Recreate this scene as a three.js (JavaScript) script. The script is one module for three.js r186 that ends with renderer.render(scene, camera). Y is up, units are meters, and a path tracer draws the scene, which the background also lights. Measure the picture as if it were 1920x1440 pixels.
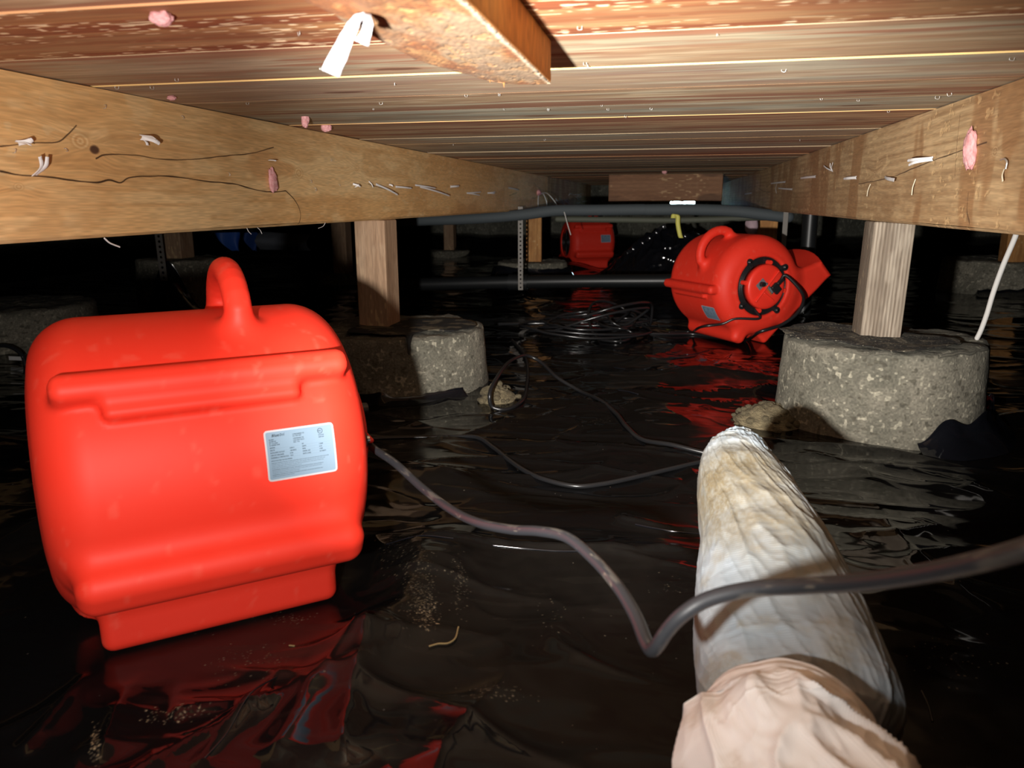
import * as THREE from 'three';
import { mergeGeometries } from 'three/addons/utils/BufferGeometryUtils.js';
import { RoundedBoxGeometry } from 'three/addons/geometries/RoundedBoxGeometry.js';

// ---------------------------------------------------------------- camera, sky, lights, exposure
const W = 1920, HGT = 1440, F = 1469.83;
const scene = new THREE.Scene();
const camera = new THREE.PerspectiveCamera(2 * Math.atan(HGT / 2 / F) * 180 / Math.PI, W / HGT, 0.02, 60);
camera.position.set(0, 0.47, 0);
camera.rotation.set(-0.22803, 0.19837, -0.00511, 'YXZ');
camera.focus = 1.3; camera.userData.fStop = 9;
camera.updateMatrixWorld(true);
const renderer = new THREE.WebGLRenderer({ antialias: true });
renderer.toneMapping = THREE.LinearToneMapping;
renderer.toneMappingExposure = 1.12;
renderer.shadowMap.enabled = true;
scene.background = new THREE.Color(0.62, 0.9, 1.0);   // daylight, seen only through the foundation vent
scene.backgroundIntensity = 30;
const LAMP = new THREE.Vector3(-0.14, 0.4, -0.015);  // work light just left of the camera
function lampLight(intensity, angle, penumbra, target) {
  const l = new THREE.SpotLight(0xfffaf3, intensity, 0, angle, penumbra, 2);
  l.name = 'work_light_beam'; l.position.copy(LAMP); l.target.position.copy(LAMP).add(new THREE.Vector3(...target));
  l.castShadow = true; l.shadow.radius = 0.55; l.shadow.mapSize.set(2048, 2048);
  scene.add(l, l.target);
  return l;
}
lampLight(2.1, 1.4, 1.0, [-0.38, 0.32, -1.0]);   // flood emitter
lampLight(15.5, 0.53, 1.0, [0.07, 0.0, -1.0]);            // narrow spot added to lift the far end against falloff

// ---------------------------------------------------------------- helpers
const V = (x, y, z) => new THREE.Vector3(x, y, z);
let seedState = 7;
function rnd() { seedState = (seedState + 0x6d2b79f5) | 0; let t = Math.imul(seedState ^ (seedState >>> 15), 1 | seedState); t = (t + Math.imul(t ^ (t >>> 7), 61 | t)) ^ t; return ((t ^ (t >>> 14)) >>> 0) / 4294967296; }
const rr = (a, b) => a + (b - a) * rnd();
const clamp = (x, a, b) => Math.min(b, Math.max(a, x)), lerp = (a, b, t) => a + (b - a) * t;
const sstep = (a, b, x) => { const t = clamp((x - a) / (b - a), 0, 1); return t * t * (3 - 2 * t); };
function hash(ix, iy, iz) { let h = Math.imul(ix, 374761393) + Math.imul(iy, 668265263) + Math.imul(iz, 2147483647 ^ 0x5bd1e995); h = Math.imul(h ^ (h >>> 13), 1274126177); return ((h ^ (h >>> 16)) >>> 0) / 4294967296; }
function noise2(x, y, s = 0) {
  const ix = Math.floor(x), iy = Math.floor(y); let fx = x - ix, fy = y - iy; fx = fx * fx * (3 - 2 * fx); fy = fy * fy * (3 - 2 * fy);
  const a = hash(ix, iy, s), b = hash(ix + 1, iy, s), c = hash(ix, iy + 1, s), d = hash(ix + 1, iy + 1, s);
  return a + (b - a) * fx + (c - a) * fy + (a - b - c + d) * fx * fy;
}
function noise3(x, y, z, s = 0) { const iz = Math.floor(z); let f = z - iz; f = f * f * (3 - 2 * f); return lerp(noise2(x, y, s + iz * 131), noise2(x, y, s + (iz + 1) * 131), f); }
function fbm2(x, y, o = 4, s = 0) { let v = 0, a = 0.5, n = 0; for (let i = 0; i < o; i++) { v += a * noise2(x, y, s + i * 17); n += a; x *= 2.03; y *= 2.03; a *= 0.5; } return v / n; }
function fbm3(x, y, z, o = 3, s = 0) { let v = 0, a = 0.5, n = 0; for (let i = 0; i < o; i++) { v += a * noise3(x, y, z, s + i * 17); n += a; x *= 2.03; y *= 2.03; z *= 2.03; a *= 0.5; } return v / n; }
const ridge = (n) => 1 - Math.abs(2 * n - 1);

// a picture point of the survey turned into a place on a known plane
const qCam = camera.quaternion.clone();
const ray = (px, py) => V((px - W / 2) / F, -(py - HGT / 2) / F, -1).normalize().applyQuaternion(qCam);
const eye = camera.position.clone();
const atY = (px, py, y) => { const d = ray(px, py); return eye.clone().addScaledVector(d, (y - eye.y) / d.y); };
const atX = (px, py, x) => { const d = ray(px, py); return eye.clone().addScaledVector(d, x / d.x); };
const atZ = (px, py, z) => { const d = ray(px, py); return eye.clone().addScaledVector(d, z / d.z); };
const atT = (px, py, t) => eye.clone().addScaledVector(ray(px, py), t);

const used = new Map();
function numbered(name) { const n = used.get(name) ?? 0; used.set(name, n + 1); return n ? `${name}_${String(n).padStart(3, '0')}` : name; }
function shadow(o) { o.traverse((m) => { if (m.isMesh) { m.castShadow = true; m.receiveShadow = true; } }); return o; }
function tag(o, label, category, group) { o.userData.label = label; o.userData.category = category; if (group) o.userData.group = group; return o; }
function meshThing(name, geo, mat, label, category, group) { const m = new THREE.Mesh(geo, mat); m.name = numbered(name); tag(m, label, category, group); scene.add(shadow(m)); return m; }
function groupThing(name, label, category, group) { const g = new THREE.Group(); g.name = numbered(name); tag(g, label, category, group); scene.add(g); return g; }
function part(name, geo, mat, parent) { const m = new THREE.Mesh(geo, mat); m.name = name; parent.add(shadow(m)); return m; }
function struct(name, geo, mat) { const m = new THREE.Mesh(geo, mat); m.name = name; m.userData.kind = 'structure'; scene.add(shadow(m)); return m; }

function gridGeo(nu, nv, fn, uvfn) {     // (nu+1)x(nv+1) grid of points
  const p = new Float32Array((nu + 1) * (nv + 1) * 3), uv = new Float32Array((nu + 1) * (nv + 1) * 2), idx = [];
  let k = 0;
  for (let j = 0; j <= nv; j++) for (let i = 0; i <= nu; i++, k++) {
    const q = fn(i / nu, j / nv, i, j); p[k * 3] = q.x; p[k * 3 + 1] = q.y; p[k * 3 + 2] = q.z;
    const t = uvfn ? uvfn(i / nu, j / nv, q) : [i / nu, j / nv]; uv[k * 2] = t[0]; uv[k * 2 + 1] = t[1];
  }
  for (let j = 0; j < nv; j++) for (let i = 0; i < nu; i++) { const a = j * (nu + 1) + i, b = a + 1, c = a + nu + 1, d = c + 1; idx.push(a, c, b, b, c, d); }
  const g = new THREE.BufferGeometry();
  g.setAttribute('position', new THREE.BufferAttribute(p, 3)); g.setAttribute('uv', new THREE.BufferAttribute(uv, 2)); g.setIndex(idx); g.computeVertexNormals();
  return g;
}
function thicken(g, t) {                  // closes a sheet: a copy pushed back along its normals, joined round the rim
  const p = g.attributes.position, n = g.attributes.normal, uv = g.attributes.uv, N = p.count, P = new Float32Array(N * 6), U = new Float32Array(N * 4), idx = [];
  for (let i = 0; i < N; i++) { for (let c = 0; c < 3; c++) { P[i * 3 + c] = p.array[i * 3 + c]; P[(N + i) * 3 + c] = p.array[i * 3 + c] - n.array[i * 3 + c] * t; } U.set([uv.getX(i), uv.getY(i)], i * 2); U.set([uv.getX(i), uv.getY(i)], (N + i) * 2); }
  const ia = g.index.array, edges = new Map();
  for (let i = 0; i < ia.length; i += 3) {
    const t3 = [ia[i], ia[i + 1], ia[i + 2]]; idx.push(...t3); idx.push(t3[2] + N, t3[1] + N, t3[0] + N);
    for (let e = 0; e < 3; e++) { const a = t3[e], b = t3[(e + 1) % 3], key = Math.min(a, b) * N + Math.max(a, b); edges.has(key) ? edges.set(key, null) : edges.set(key, [a, b]); }
  }
  for (const e of edges.values()) if (e) { const [a, b] = e; idx.push(a, a + N, b, b, a + N, b + N); }
  const o = new THREE.BufferGeometry(); o.setAttribute('position', new THREE.BufferAttribute(P, 3)); o.setAttribute('uv', new THREE.BufferAttribute(U, 2)); o.setIndex(idx); o.computeVertexNormals();
  return o;
}
function tube(pts, r, seg = 0, radial = 10) { const c = new THREE.CatmullRomCurve3(pts, false, 'centripetal'); const g = new THREE.TubeGeometry(c, seg || pts.length * 12, r, radial, false); const ends = [0, 1].map((u) => { const s = new THREE.SphereGeometry(r * 0.99, radial, 6); s.translate(...c.getPointAt(u).toArray()); return s; }); return mergeGeometries([g.toNonIndexed(), ...ends.map((s) => s.toNonIndexed())]); }
const rbox = (w, h, d, r, x = 0, y = 0, z = 0, s = 2) => new RoundedBoxGeometry(w, h, d, s, r).translate(x, y, z);
const merged = (list) => mergeGeometries(list.map((g) => { const o = g.index ? g.toNonIndexed() : g; for (const k of Object.keys(o.attributes)) if (!['position', 'normal', 'uv'].includes(k)) o.deleteAttribute(k); return o; }));

// ---------------------------------------------------------------- textures
function tex(w, h, fn, srgb = true, wrap = THREE.MirroredRepeatWrapping) {
  const d = new Uint8Array(w * h * 4);
  for (let y = 0, k = 0; y < h; y++) for (let x = 0; x < w; x++, k += 4) { const c = fn(x / w, y / h, x, y); d[k] = clamp(c[0], 0, 255); d[k + 1] = clamp(c[1], 0, 255); d[k + 2] = clamp(c[2], 0, 255); d[k + 3] = 255; }
  const t = new THREE.DataTexture(d, w, h); t.colorSpace = srgb ? THREE.SRGBColorSpace : THREE.NoColorSpace; t.wrapS = t.wrapT = wrap; t.magFilter = THREE.LinearFilter; t.minFilter = THREE.LinearMipmapLinearFilter; t.generateMipmaps = true; t.needsUpdate = true;
  return t;
}
const mix3 = (a, b, t) => [a[0] + (b[0] - a[0]) * t, a[1] + (b[1] - a[1]) * t, a[2] + (b[2] - a[2]) * t];
// sawn plank faces: grain along u; lengths in metres
function plankTex(seed, o) {
  const L = 2.4, Hh = 0.1755, w = 2048, h = 160;
  const f = (u, v) => {
    const x = u * L, y = v * Hh;
    const warp = 0.016 * (fbm2(x * 1.5, y * 9, 3, seed) - 0.5) + 0.005 * (fbm2(x * 7, y * 20, 2, seed + 1) - 0.5);
    const yy = y + warp;
    const streak = fbm2(x * 2.4, yy * 62, 4, seed + 3), band = fbm2(x * 1.5 + 3, yy * 22, 4, seed + 5), mott = fbm2(x * 11, yy * 75, 3, seed + 6), fine = noise2(x * 26, yy * 900, seed + 9);
    const stainN = fbm2(x * 1.6, yy * 30 + 7, 4, seed + 11) + 0.18 * (fbm2(x * 9, yy * 160, 2, seed + 12) - 0.5);
    const edge = Math.max(sstep(0.62, 1, v) * o.edgeHi, sstep(0.38, 0, v) * o.edgeLo);
    let c = mix3(o.base, o.grey, sstep(0.42, 0.6, band));
    c = mix3(c, o.pale, 0.55 * sstep(0.55, 0.8, streak));
    c = mix3(c, o.dark, 0.6 * sstep(0.5, 0.26, streak));
    c = mix3(c, o.pale, 0.4 * sstep(0.58, 0.74, mott)); c = mix3(c, o.stain, 0.35 * sstep(0.45, 0.3, mott));
    const st = sstep(o.stainAt, o.stainAt + 0.07, stainN + 0.42 * edge);
    c = mix3(c, o.stain, 0.8 * st);
    for (let q = 0; q < 2; q++) { const dx = (x - (0.3 + 1.1 * q + hash(seed, q, 3))) / 0.03, dy = (yy - (0.03 + 0.11 * hash(seed, q, 5))) / 0.008, e = dx * dx + dy * dy + 0.8 * (fbm2(x * 50, yy * 160, 2, seed + 33) - 0.5); c = mix3(c, o.stain, 0.5 * sstep(3.2, 1.2, e)); c = mix3(c, [98, 62, 40], 0.7 * sstep(1.1, 0.5, e)); }
    const k = 0.9 + 0.2 * fine; let hgt = 120 + 70 * (streak - 0.5) + 40 * (fine - 0.5);
    if (o.flakes) {                                             // torn, pale fibres of a rough-sawn face
      const fl = noise2(x * 75, y * 330, seed + 21), reg = sstep(0.5, 0.62, fbm2(x * 2.2, y * 20, 3, seed + 23));
      const m = sstep(0.8 - 0.1 * reg, 0.9 - 0.1 * reg, fl) * reg * o.flakes;
      c = mix3(c, [246, 220, 180], m); hgt += 95 * m;
    }
    return [c, k, hgt];
  };
  return { map: tex(w, h, (u, v) => { const [c, k] = f(u, v); return [c[0] * k, c[1] * k, c[2] * k]; }), bump: tex(1024, h, (u, v) => { const q = f(u, v)[2]; return [q, q, q]; }, false) };
}
const plankLooks = [
  { base: [170, 119, 75], grey: [164, 121, 82], pale: [200, 152, 105], dark: [131, 80, 49], stain: [133, 68, 39], stainAt: 0.62, edgeHi: 0.2, edgeLo: 0.25, flakes: 1 },
  { base: [179, 147, 113], grey: [174, 159, 132], pale: [213, 194, 161], dark: [157, 120, 91], stain: [161, 108, 81], stainAt: 0.7, edgeHi: 0.05, edgeLo: 0.5, flakes: 0 },
  { base: [175, 148, 120], grey: [174, 162, 140], pale: [214, 199, 171], dark: [155, 125, 101], stain: [157, 120, 103], stainAt: 0.72, edgeHi: 0.0, edgeLo: 0.2, flakes: 0 },
  { base: [174, 144, 111], grey: [179, 162, 134], pale: [223, 206, 174], dark: [142, 110, 84], stain: [144, 96, 71], stainAt: 0.66, edgeHi: 0.3, edgeLo: 0.0, flakes: 0 },
  { base: [179, 140, 105], grey: [167, 140, 111], pale: [208, 174, 132], dark: [136, 95, 68], stain: [142, 86, 58], stainAt: 0.62, edgeHi: 0.12, edgeLo: 0.15, flakes: 0 },
  { base: [171, 150, 123], grey: [165, 159, 140], pale: [218, 206, 179], dark: [140, 120, 95], stain: [155, 113, 86], stainAt: 0.72, edgeHi: 0.0, edgeLo: 0.3, flakes: 0 },
];
const plankMats = plankLooks.map((o, i) => { const t = plankTex(100 + i * 40, o); const m = new THREE.MeshStandardMaterial({ map: t.map, bumpMap: t.bump, bumpScale: o.flakes ? 0.0016 : 0.0007, roughness: 0.72 }); m.name = 'weathered plank ' + i; return m; });
const freshMats = [[0.78, 0.47, 0.2], [0.72, 0.36, 0.17], [0.58, 0.44, 0.27], [0.88, 0.6, 0.24]].map((c) => new THREE.MeshStandardMaterial({ color: new THREE.Color().setRGB(...c), roughness: 0.7 }));

// beam faces. marks are drawn in metres: x along the beam from its near end, y up from its lower edge
function beamTex(seed, o) {
  const L = 2.4, Hh = 0.184, w = 2048, h = 256;
  const cracks = new Float32Array(w * h);
  for (const c0 of o.cracks ?? []) { const sp = new THREE.CatmullRomCurve3(c0.p.map(([a, b]) => V(a * 0.3, b, 0)), false, 'centripetal').getPoints(c0.p.length * 8), c = { ...c0, w: c0.w * 0.62, p: sp.map((q) => [q.x / 0.3, q.y]) }; for (let i = 0; i + 1 < c.p.length; i++) {
    const [ax, ay] = c.p[i], [bx, by] = c.p[i + 1], n = Math.ceil(Math.hypot((bx - ax) / L * w, (by - ay) / Hh * h) * 2);
    for (let k = 0; k <= n; k++) { const t = k / n, x = lerp(ax, bx, t), y = lerp(ay, by, t) + 0.0012 * (fbm2(x * 40, 3, 2, seed) - 0.5), wd = c.w * (0.6 + 0.8 * noise2(x * 40, 5, seed)); const X = x / L * w, Yc = y / Hh * h, R = wd / Hh * h; for (let yy = Math.floor(Yc - R - 1); yy <= Yc + R + 1; yy++) { const X0 = Math.round(X); if (X0 >= 0 && X0 < w && yy >= 0 && yy < h) { const m = clamp(R + 0.6 - Math.abs(yy - Yc), 0, 1) * c.d; cracks[yy * w + X0] = Math.max(cracks[yy * w + X0], m); } } }
  } }
  const f = (u, v, px, py) => {
    const x = u * L, y = v * Hh;
    let wy = y + 0.02 * (fbm2(x * 1.1, y * 5, 2, seed) - 0.5), knot = 0, ringk = 0, kring = 0;
    for (const [kx, ky, kr, kd] of o.knots ?? []) { const dx = (x - kx) * 0.62, dy = y - ky, d = Math.hypot(dx, dy); const g = Math.exp(-((d / (kr * 2.6)) ** 2)); wy += Math.sign(dy) * kr * 0.9 * g; const e = sstep(kr, kr * 0.55, d); if (e > knot) { knot = e; ringk = kd; kring = 0.5 + 0.5 * Math.sin(d / kr * 16 + 3 * fbm2(x * 60, y * 60, 2, seed + 51)); } }
    const rings = 0.5 + 0.5 * Math.sin(wy * o.ringN + 9 * fbm2(x * 0.7, y * 3, 3, seed + 2));
    const streak = fbm2(x * 3, wy * 170, 4, seed + 3), mott = fbm2(x * 14, y * 40, 4, seed + 7), patch = fbm2(x * 2.2 + 5, y * 8, 4, seed + 8), fine = noise2(x * 60, wy * 800, seed + 9);
    let c = mix3(o.base, o.pale, sstep(0.4, 0.75, patch) * 0.8);
    c = mix3(c, o.dark, o.ringK * rings * rings + 0.34 * sstep(0.48, 0.26, streak));
    c = mix3(c, o.dark, 0.4 * sstep(0.5, 0.32, fbm2(x * 6, y * 26, 4, seed + 13)));
    const scr = sstep(0.74, 0.84, noise2(x * 55, y * 150, seed + 14)) * sstep(0.5, 0.68, fbm2(x * 7, y * 14, 3, seed + 15)); c = mix3(c, [226, 196, 148], 0.5 * scr);
    c = mix3(c, o.pale, 0.5 * sstep(0.58, 0.78, mott));
    c = mix3(c, o.stain, 0.7 * sstep(o.stainAt, o.stainAt + 0.06, fbm2(x * o.stF, y * o.stG + 3, 4, seed + 31)));
    let hgt = 128 + 50 * (rings - 0.5) + 60 * (streak - 0.5) + 40 * (mott - 0.5);
    if (o.rough) { const fl = sstep(0.62, 0.78, fbm2(x * 60, y * 110, 3, seed + 40)) * sstep(0.45, 0.6, fbm2(x * 3.2, y * 6, 3, seed + 41)); c = mix3(c, [214, 178, 128], 0.6 * fl); hgt += 70 * fl; }
    c = mix3(c, ringk ? [70, 44, 34] : mix3(o.pale, o.dark, kring), knot * (ringk ? 0.85 : 0.6));
    const k = 0.92 + 0.16 * fine;
    const cr = px === undefined ? 0 : cracks[py * w + px];
    c = [c[0] * k, c[1] * k, c[2] * k]; c = mix3(c, [52, 34, 20], cr); hgt -= 110 * cr;
    return [c, hgt];
  };
  const bump = new Uint8Array(w * h);
  const map = tex(w, h, (u, v, px, py) => { const [c, b] = f(u, v, px, py); bump[py * w + px] = clamp(b, 0, 255); return c; });
  return { map, bump: tex(w, h, (u, v, px, py) => { const b = bump[py * w + px]; return [b, b, b]; }, false) };
}
const woodMat = (t, bs, r = 0.75) => new THREE.MeshStandardMaterial({ map: t.map, bumpMap: t.bump, bumpScale: bs, roughness: r });

// concrete
function concreteTex(seed) {
  const f = (u, v) => { const x = u * 0.9, y = v * 0.45; const a = fbm2(x * 14, y * 14, 4, seed), b = noise2(x * 150, y * 150, seed + 2), c = noise2(x * 330, y * 330, seed + 4), e = fbm2(x * 60, y * 80, 3, seed + 6);
    let k = mix3([98, 95, 84], [124, 119, 106], sstep(0.3, 0.7, a)); const peb = sstep(0.66, 0.82, b) * sstep(0.4, 0.6, e); k = mix3(k, [166, 160, 142], 0.75 * peb); k = mix3(k, [70, 66, 56], 0.6 * sstep(0.66, 0.8, noise2(x * 110 + 9, y * 150, seed + 8)) * sstep(0.55, 0.4, e)); const g = 0.86 + 0.28 * c; k = [k[0] * g, k[1] * g, k[2] * g];
    return [k, 110 + 70 * peb + 60 * (c - 0.5) + 50 * (e - 0.5)]; };
  return { map: tex(1024, 512, (u, v) => f(u, v)[0], true, THREE.RepeatWrapping), bump: tex(1024, 512, (u, v) => { const q = f(u, v)[1]; return [q, q, q]; }, false, THREE.RepeatWrapping) };
}
const conc = concreteTex(500);
const concreteMat = new THREE.MeshStandardMaterial({ map: conc.map, bumpMap: conc.bump, bumpScale: 0.002, roughness: 0.95 });

// ---------------------------------------------------------------- floor, walls, ceiling
const YC = 0.6126, YB = 0.4286, XL = -0.711, XR = 0.4052, BW = 0.089;
const X0 = -4.3, X1 = 3.5, Z0 = 1.7, Z1 = -7.2;
const earthMat = new THREE.MeshStandardMaterial({ color: new THREE.Color().setRGB(0.12, 0.09, 0.06), roughness: 1 });
struct('floor', new THREE.BoxGeometry(X1 - X0 + 0.6, 0.15, Z0 - Z1 + 0.6).translate((X0 + X1) / 2, -0.16, (Z0 + Z1) / 2), earthMat);
const wallTexMat = new THREE.MeshStandardMaterial({ map: conc.map, bumpMap: conc.bump, bumpScale: 0.002, roughness: 0.95, color: new THREE.Color().setRGB(0.62, 0.66, 0.68) });
struct('wall_left', new THREE.BoxGeometry(0.15, 0.9, Z0 - Z1 + 0.3).translate(X0 - 0.075, 0.3, (Z0 + Z1) / 2), wallTexMat);
struct('wall_right', new THREE.BoxGeometry(0.15, 0.9, Z0 - Z1 + 0.3).translate(X1 + 0.075, 0.3, (Z0 + Z1) / 2), wallTexMat);
struct('wall_front', new THREE.BoxGeometry(X1 - X0, 0.9, 0.15).translate((X0 + X1) / 2, 0.3, Z0 + 0.075), wallTexMat);
{
  const s = new THREE.Shape([[X0, -0.15], [X1, -0.15], [X1, 0.75], [X0, 0.75]].map(([a, b]) => new THREE.Vector2(a, b)));
  s.holes.push(new THREE.Path([[-0.02, 0.41], [-0.02, 0.5], [0.19, 0.5], [0.19, 0.41]].map(([a, b]) => new THREE.Vector2(a, b))));
  struct('wall_back', new THREE.ExtrudeGeometry(s, { depth: 0.15, bevelEnabled: false }).translate(0, 0, Z1 - 0.15), wallTexMat);
  const v = new THREE.Group(); v.name = 'window_1'; v.userData.kind = 'structure'; scene.add(v);
  const vm = new THREE.MeshStandardMaterial({ color: 0x55585a, metalness: 0.6, roughness: 0.5 });
  part('frame', merged([rbox(0.25, 0.012, 0.012, 0.003, 0.085, 0.504, Z1 + 0.006), rbox(0.25, 0.012, 0.012, 0.003, 0.085, 0.406, Z1 + 0.006), rbox(0.012, 0.1, 0.012, 0.003, -0.03, 0.455, Z1 + 0.006), rbox(0.012, 0.1, 0.012, 0.003, 0.196, 0.455, Z1 + 0.006)]), vm, v);
  part('mullion', rbox(0.012, 0.094, 0.01, 0.002, 0.08, 0.455, Z1 - 0.03), vm, v);
}
// ceiling: tongue-and-groove planks laid across the beams, each with its own chamfered joints
{
  const ceil = new THREE.Group(); ceil.name = 'ceiling'; ceil.userData.kind = 'structure'; scene.add(ceil);
  const pitch = 0.1755, first = -0.735, len = X1 - X0 + 0.3;
  const seq = [1, 2, 3, 5, 4, 4, 2, 3, 5, 2, 4, 3, 5, 2, 3, 4, 5, 3, 2, 4, 5, 3, 2, 5, 4, 3, 2, 5, 3, 4, 2, 5, 3, 2, 4, 5, 3, 2];
  const chamf = [0.0022, 0.0026, 0.0012, 0.0018, 0.0022, 0.0018, 0.0012, 0.002, 0.0016, 0.0022, 0.0014];
  for (let i = -14; i < 38; i++) {
    const za = first - i * pitch, zb = za - pitch;                 // za nearer the camera
    const look = i < 0 ? (i === -1 ? 0 : i === -2 ? 1 : [3, 1, 0, 4, 2][(-i) % 5]) : seq[i % seq.length];
    const ca = chamf[(i + 22) % chamf.length], cb = chamf[(i + 23) % chamf.length], dy = i === 1 ? -0.0005 : i === 0 ? 0.0003 : rr(-0.0009, 0.0009), y = YC + dy, top = YC + 0.037, gap = 0.0006;
    const u0 = i === -1 ? 0.31 : rnd() * 4, flip = rnd() < 0.5 && i !== 0;
    const uvOf = (x, z) => [(x - X0) / 2.4 + u0, flip ? (z - zb) / pitch : (za - z) / pitch];
    const quad = (a, b) => {                                      // strip between two (z, y) lines
      const g = new THREE.PlaneGeometry(1, 1, 8, 1), p = g.attributes.position, uv = g.attributes.uv;
      for (let k = 0; k < p.count; k++) { const x = X0 - 0.15 + (p.getX(k) + 0.5) * len, s = p.getY(k) > 0 ? b : a; p.setXYZ(k, x, s[1], s[0]); uv.setXY(k, ...uvOf(x, s[0])); }
      g.computeVertexNormals(); return g.toNonIndexed();
    };
    const faces = [quad([za - gap - ca, y], [zb + gap + cb, y]), quad([zb + gap, top], [za - gap, top])];
    const joints = [quad([za - gap, y + ca * 1.1], [za - gap - ca, y]), quad([zb + gap + cb, y], [zb + gap, y + cb * 1.1]), quad([za - gap, top], [za - gap, y + ca * 1.1]), quad([zb + gap, y + cb * 1.1], [zb + gap, top])];
    const A = mergeGeometries(faces), B = mergeGeometries(joints), g = mergeGeometries([A, B], true);
    const m = new THREE.Mesh(g, [plankMats[look], i === 1 ? freshMats[3] : freshMats[(i + 20) % 3]]);
    m.name = i === -14 ? 'plank' : `plank_${String(i + 14).padStart(3, '0')}`;
    ceil.add(shadow(m));
  }
  // the seams admit no light: a skin over the planks closes the room
  const skin = new THREE.Mesh(new THREE.BoxGeometry(len, 0.03, Z0 - Z1 + 0.6).translate((X0 + X1) / 2, YC + 0.0535, (Z0 + Z1) / 2), earthMat); skin.name = 'underlay'; ceil.add(shadow(skin));
}

// ---------------------------------------------------------------- beams and posts
const bl = (px, py) => { const p = atX(px, py, XL); return [-(p.z) - 0.35, p.y - YB]; };   // left beam's face: metres from z = -0.35
const leftTex = beamTex(700, {
  base: [230, 184, 124], pale: [238, 206, 154], dark: [198, 148, 92], stain: [206, 156, 102], stainAt: 0.68, stF: 3, stG: 9, ringN: 260, ringK: 0.07,
  knots: [[...bl(150, 265), 0.013, 0], [...bl(177, 281), 0.0065, 1], [...bl(560, 325), 0.014, 0], [...bl(670, 315), 0.012, 0], [...bl(848, 320), 0.012, 0], [...bl(35, 350), 0.006, 0]],
  cracks: [
    { w: 0.0007, d: 0.9, p: [[0, 275], [60, 268], [105, 267], [125, 254], [143, 236]].map(([a, b]) => bl(a, b)) },
    { w: 0.0008, d: 0.9, p: [[180, 298], [195, 291], [260, 292], [300, 299], [360, 299], [430, 292], [470, 288], [512, 277]].map(([a, b]) => bl(a, b)) },
    { w: 0.0011, d: 0.95, p: [[0, 321], [30, 327], [90, 332], [180, 343], [205, 338], [225, 343], [240, 334], [265, 331], [330, 332], [390, 341], [440, 346], [480, 357], [510, 361], [535, 359]].map(([a, b]) => bl(a, b)) },
    { w: 0.001, d: 0.85, p: [[535, 359], [549, 372], [559, 388], [563, 405], [560, 420]].map(([a, b]) => bl(a, b)) },
    { w: 0.002, d: 0.5, p: [[690, 345], [740, 360]].map(([a, b]) => bl(a, b)) },
  ],
});
const br = (px, py) => { const p = atX(px, py, XR); return [-(p.z) - 0.35, p.y - YB]; };
const rightTex = beamTex(760, {
  base: [186, 152, 110], pale: [206, 176, 134], dark: [146, 112, 76], stain: [154, 112, 72], stainAt: 0.58, stF: 8, stG: 3, ringN: 420, ringK: 0.34, rough: 1,
  knots: [[...br(1865, 285), 0.009, 0], [...br(1640, 328), 0.012, 0]],
  cracks: [{ w: 0.0008, d: 0.8, p: [[1610, 345], [1670, 333], [1740, 305], [1800, 284], [1850, 268]].map(([a, b]) => br(a, b)) }, { w: 0.0016, d: 0.45, p: [[1800, 215], [1795, 260], [1790, 330]].map(([a, b]) => br(a, b)) }, { w: 0.003, d: 0.4, p: [[1815, 365], [1813, 400], [1818, 420]].map(([a, b]) => br(a, b)) }],
});
const leftBeamMat = woodMat(leftTex, 0.0012, 0.62), rightBeamMat = woodMat(rightTex, 0.0022, 0.8);
function beam(xFace, dir, zNear, zFar, mat, label) {   // dir: +1 the face looks to +x
  const c = 0.004, L = zNear - zFar, xa = xFace, xb = xFace - dir * BW;
  const prof = [[xb, YC - 0.0015], [xb, YB + c], [xb + dir * c, YB], [xa - dir * c, YB], [xa, YB + c], [xa, YC - 0.0015]];
  const strips = [];
  for (let i = 0; i < prof.length; i++) {
    const a = prof[i], b = prof[(i + 1) % prof.length], g = new THREE.PlaneGeometry(1, 1, 40, 1), p = g.attributes.position, uv = g.attributes.uv;
    for (let k = 0; k < p.count; k++) { const t = p.getX(k) + 0.5, z = zNear - t * L, s = p.getY(k) > 0 ? b : a; const wob = 0.0012 * (noise2(z * 7, i, 5) - 0.5); p.setXYZ(k, s[0] + wob, s[1] + (s[1] < YB + 0.01 ? wob : 0), z); const h = i === 1 || i === 2 ? (s[0] - xb) * dir : s[1] - YB; uv.setXY(k, (-z - 0.35) / 2.4, h / 0.184); }
    if (dir > 0) g.index.array.reverse();
    g.computeVertexNormals(); strips.push(g.toNonIndexed());
  }
  for (const z of [zNear, zFar]) { const g = new THREE.PlaneGeometry(BW, YC - YB - 0.0015); g.translate((xa + xb) / 2, (YC + YB) / 2, z); if (z === zFar) g.rotateY(0); strips.push(g.toNonIndexed()); }
  return meshThing('floor_beam', mergeGeometries(strips), mat, label, 'beam');
}
beam(XL, 1, 1.6, -4.6, leftBeamMat, 'orange-tan timber beam with long dark cracks running above the large red fan');
beam(XR, -1, 1.6, -4.6, rightBeamMat, 'grey-brown rough timber beam resting on the weathered post at the right');
beam(-1.875, 1, 1.6, -7.1, leftBeamMat, 'timber beam in the dark behind the cracked beam, above the posts on the left');
beam(1.61, -1, 1.6, -7.1, rightBeamMat, 'timber beam in the dark beyond the right-hand beam, above the far right post');

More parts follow.
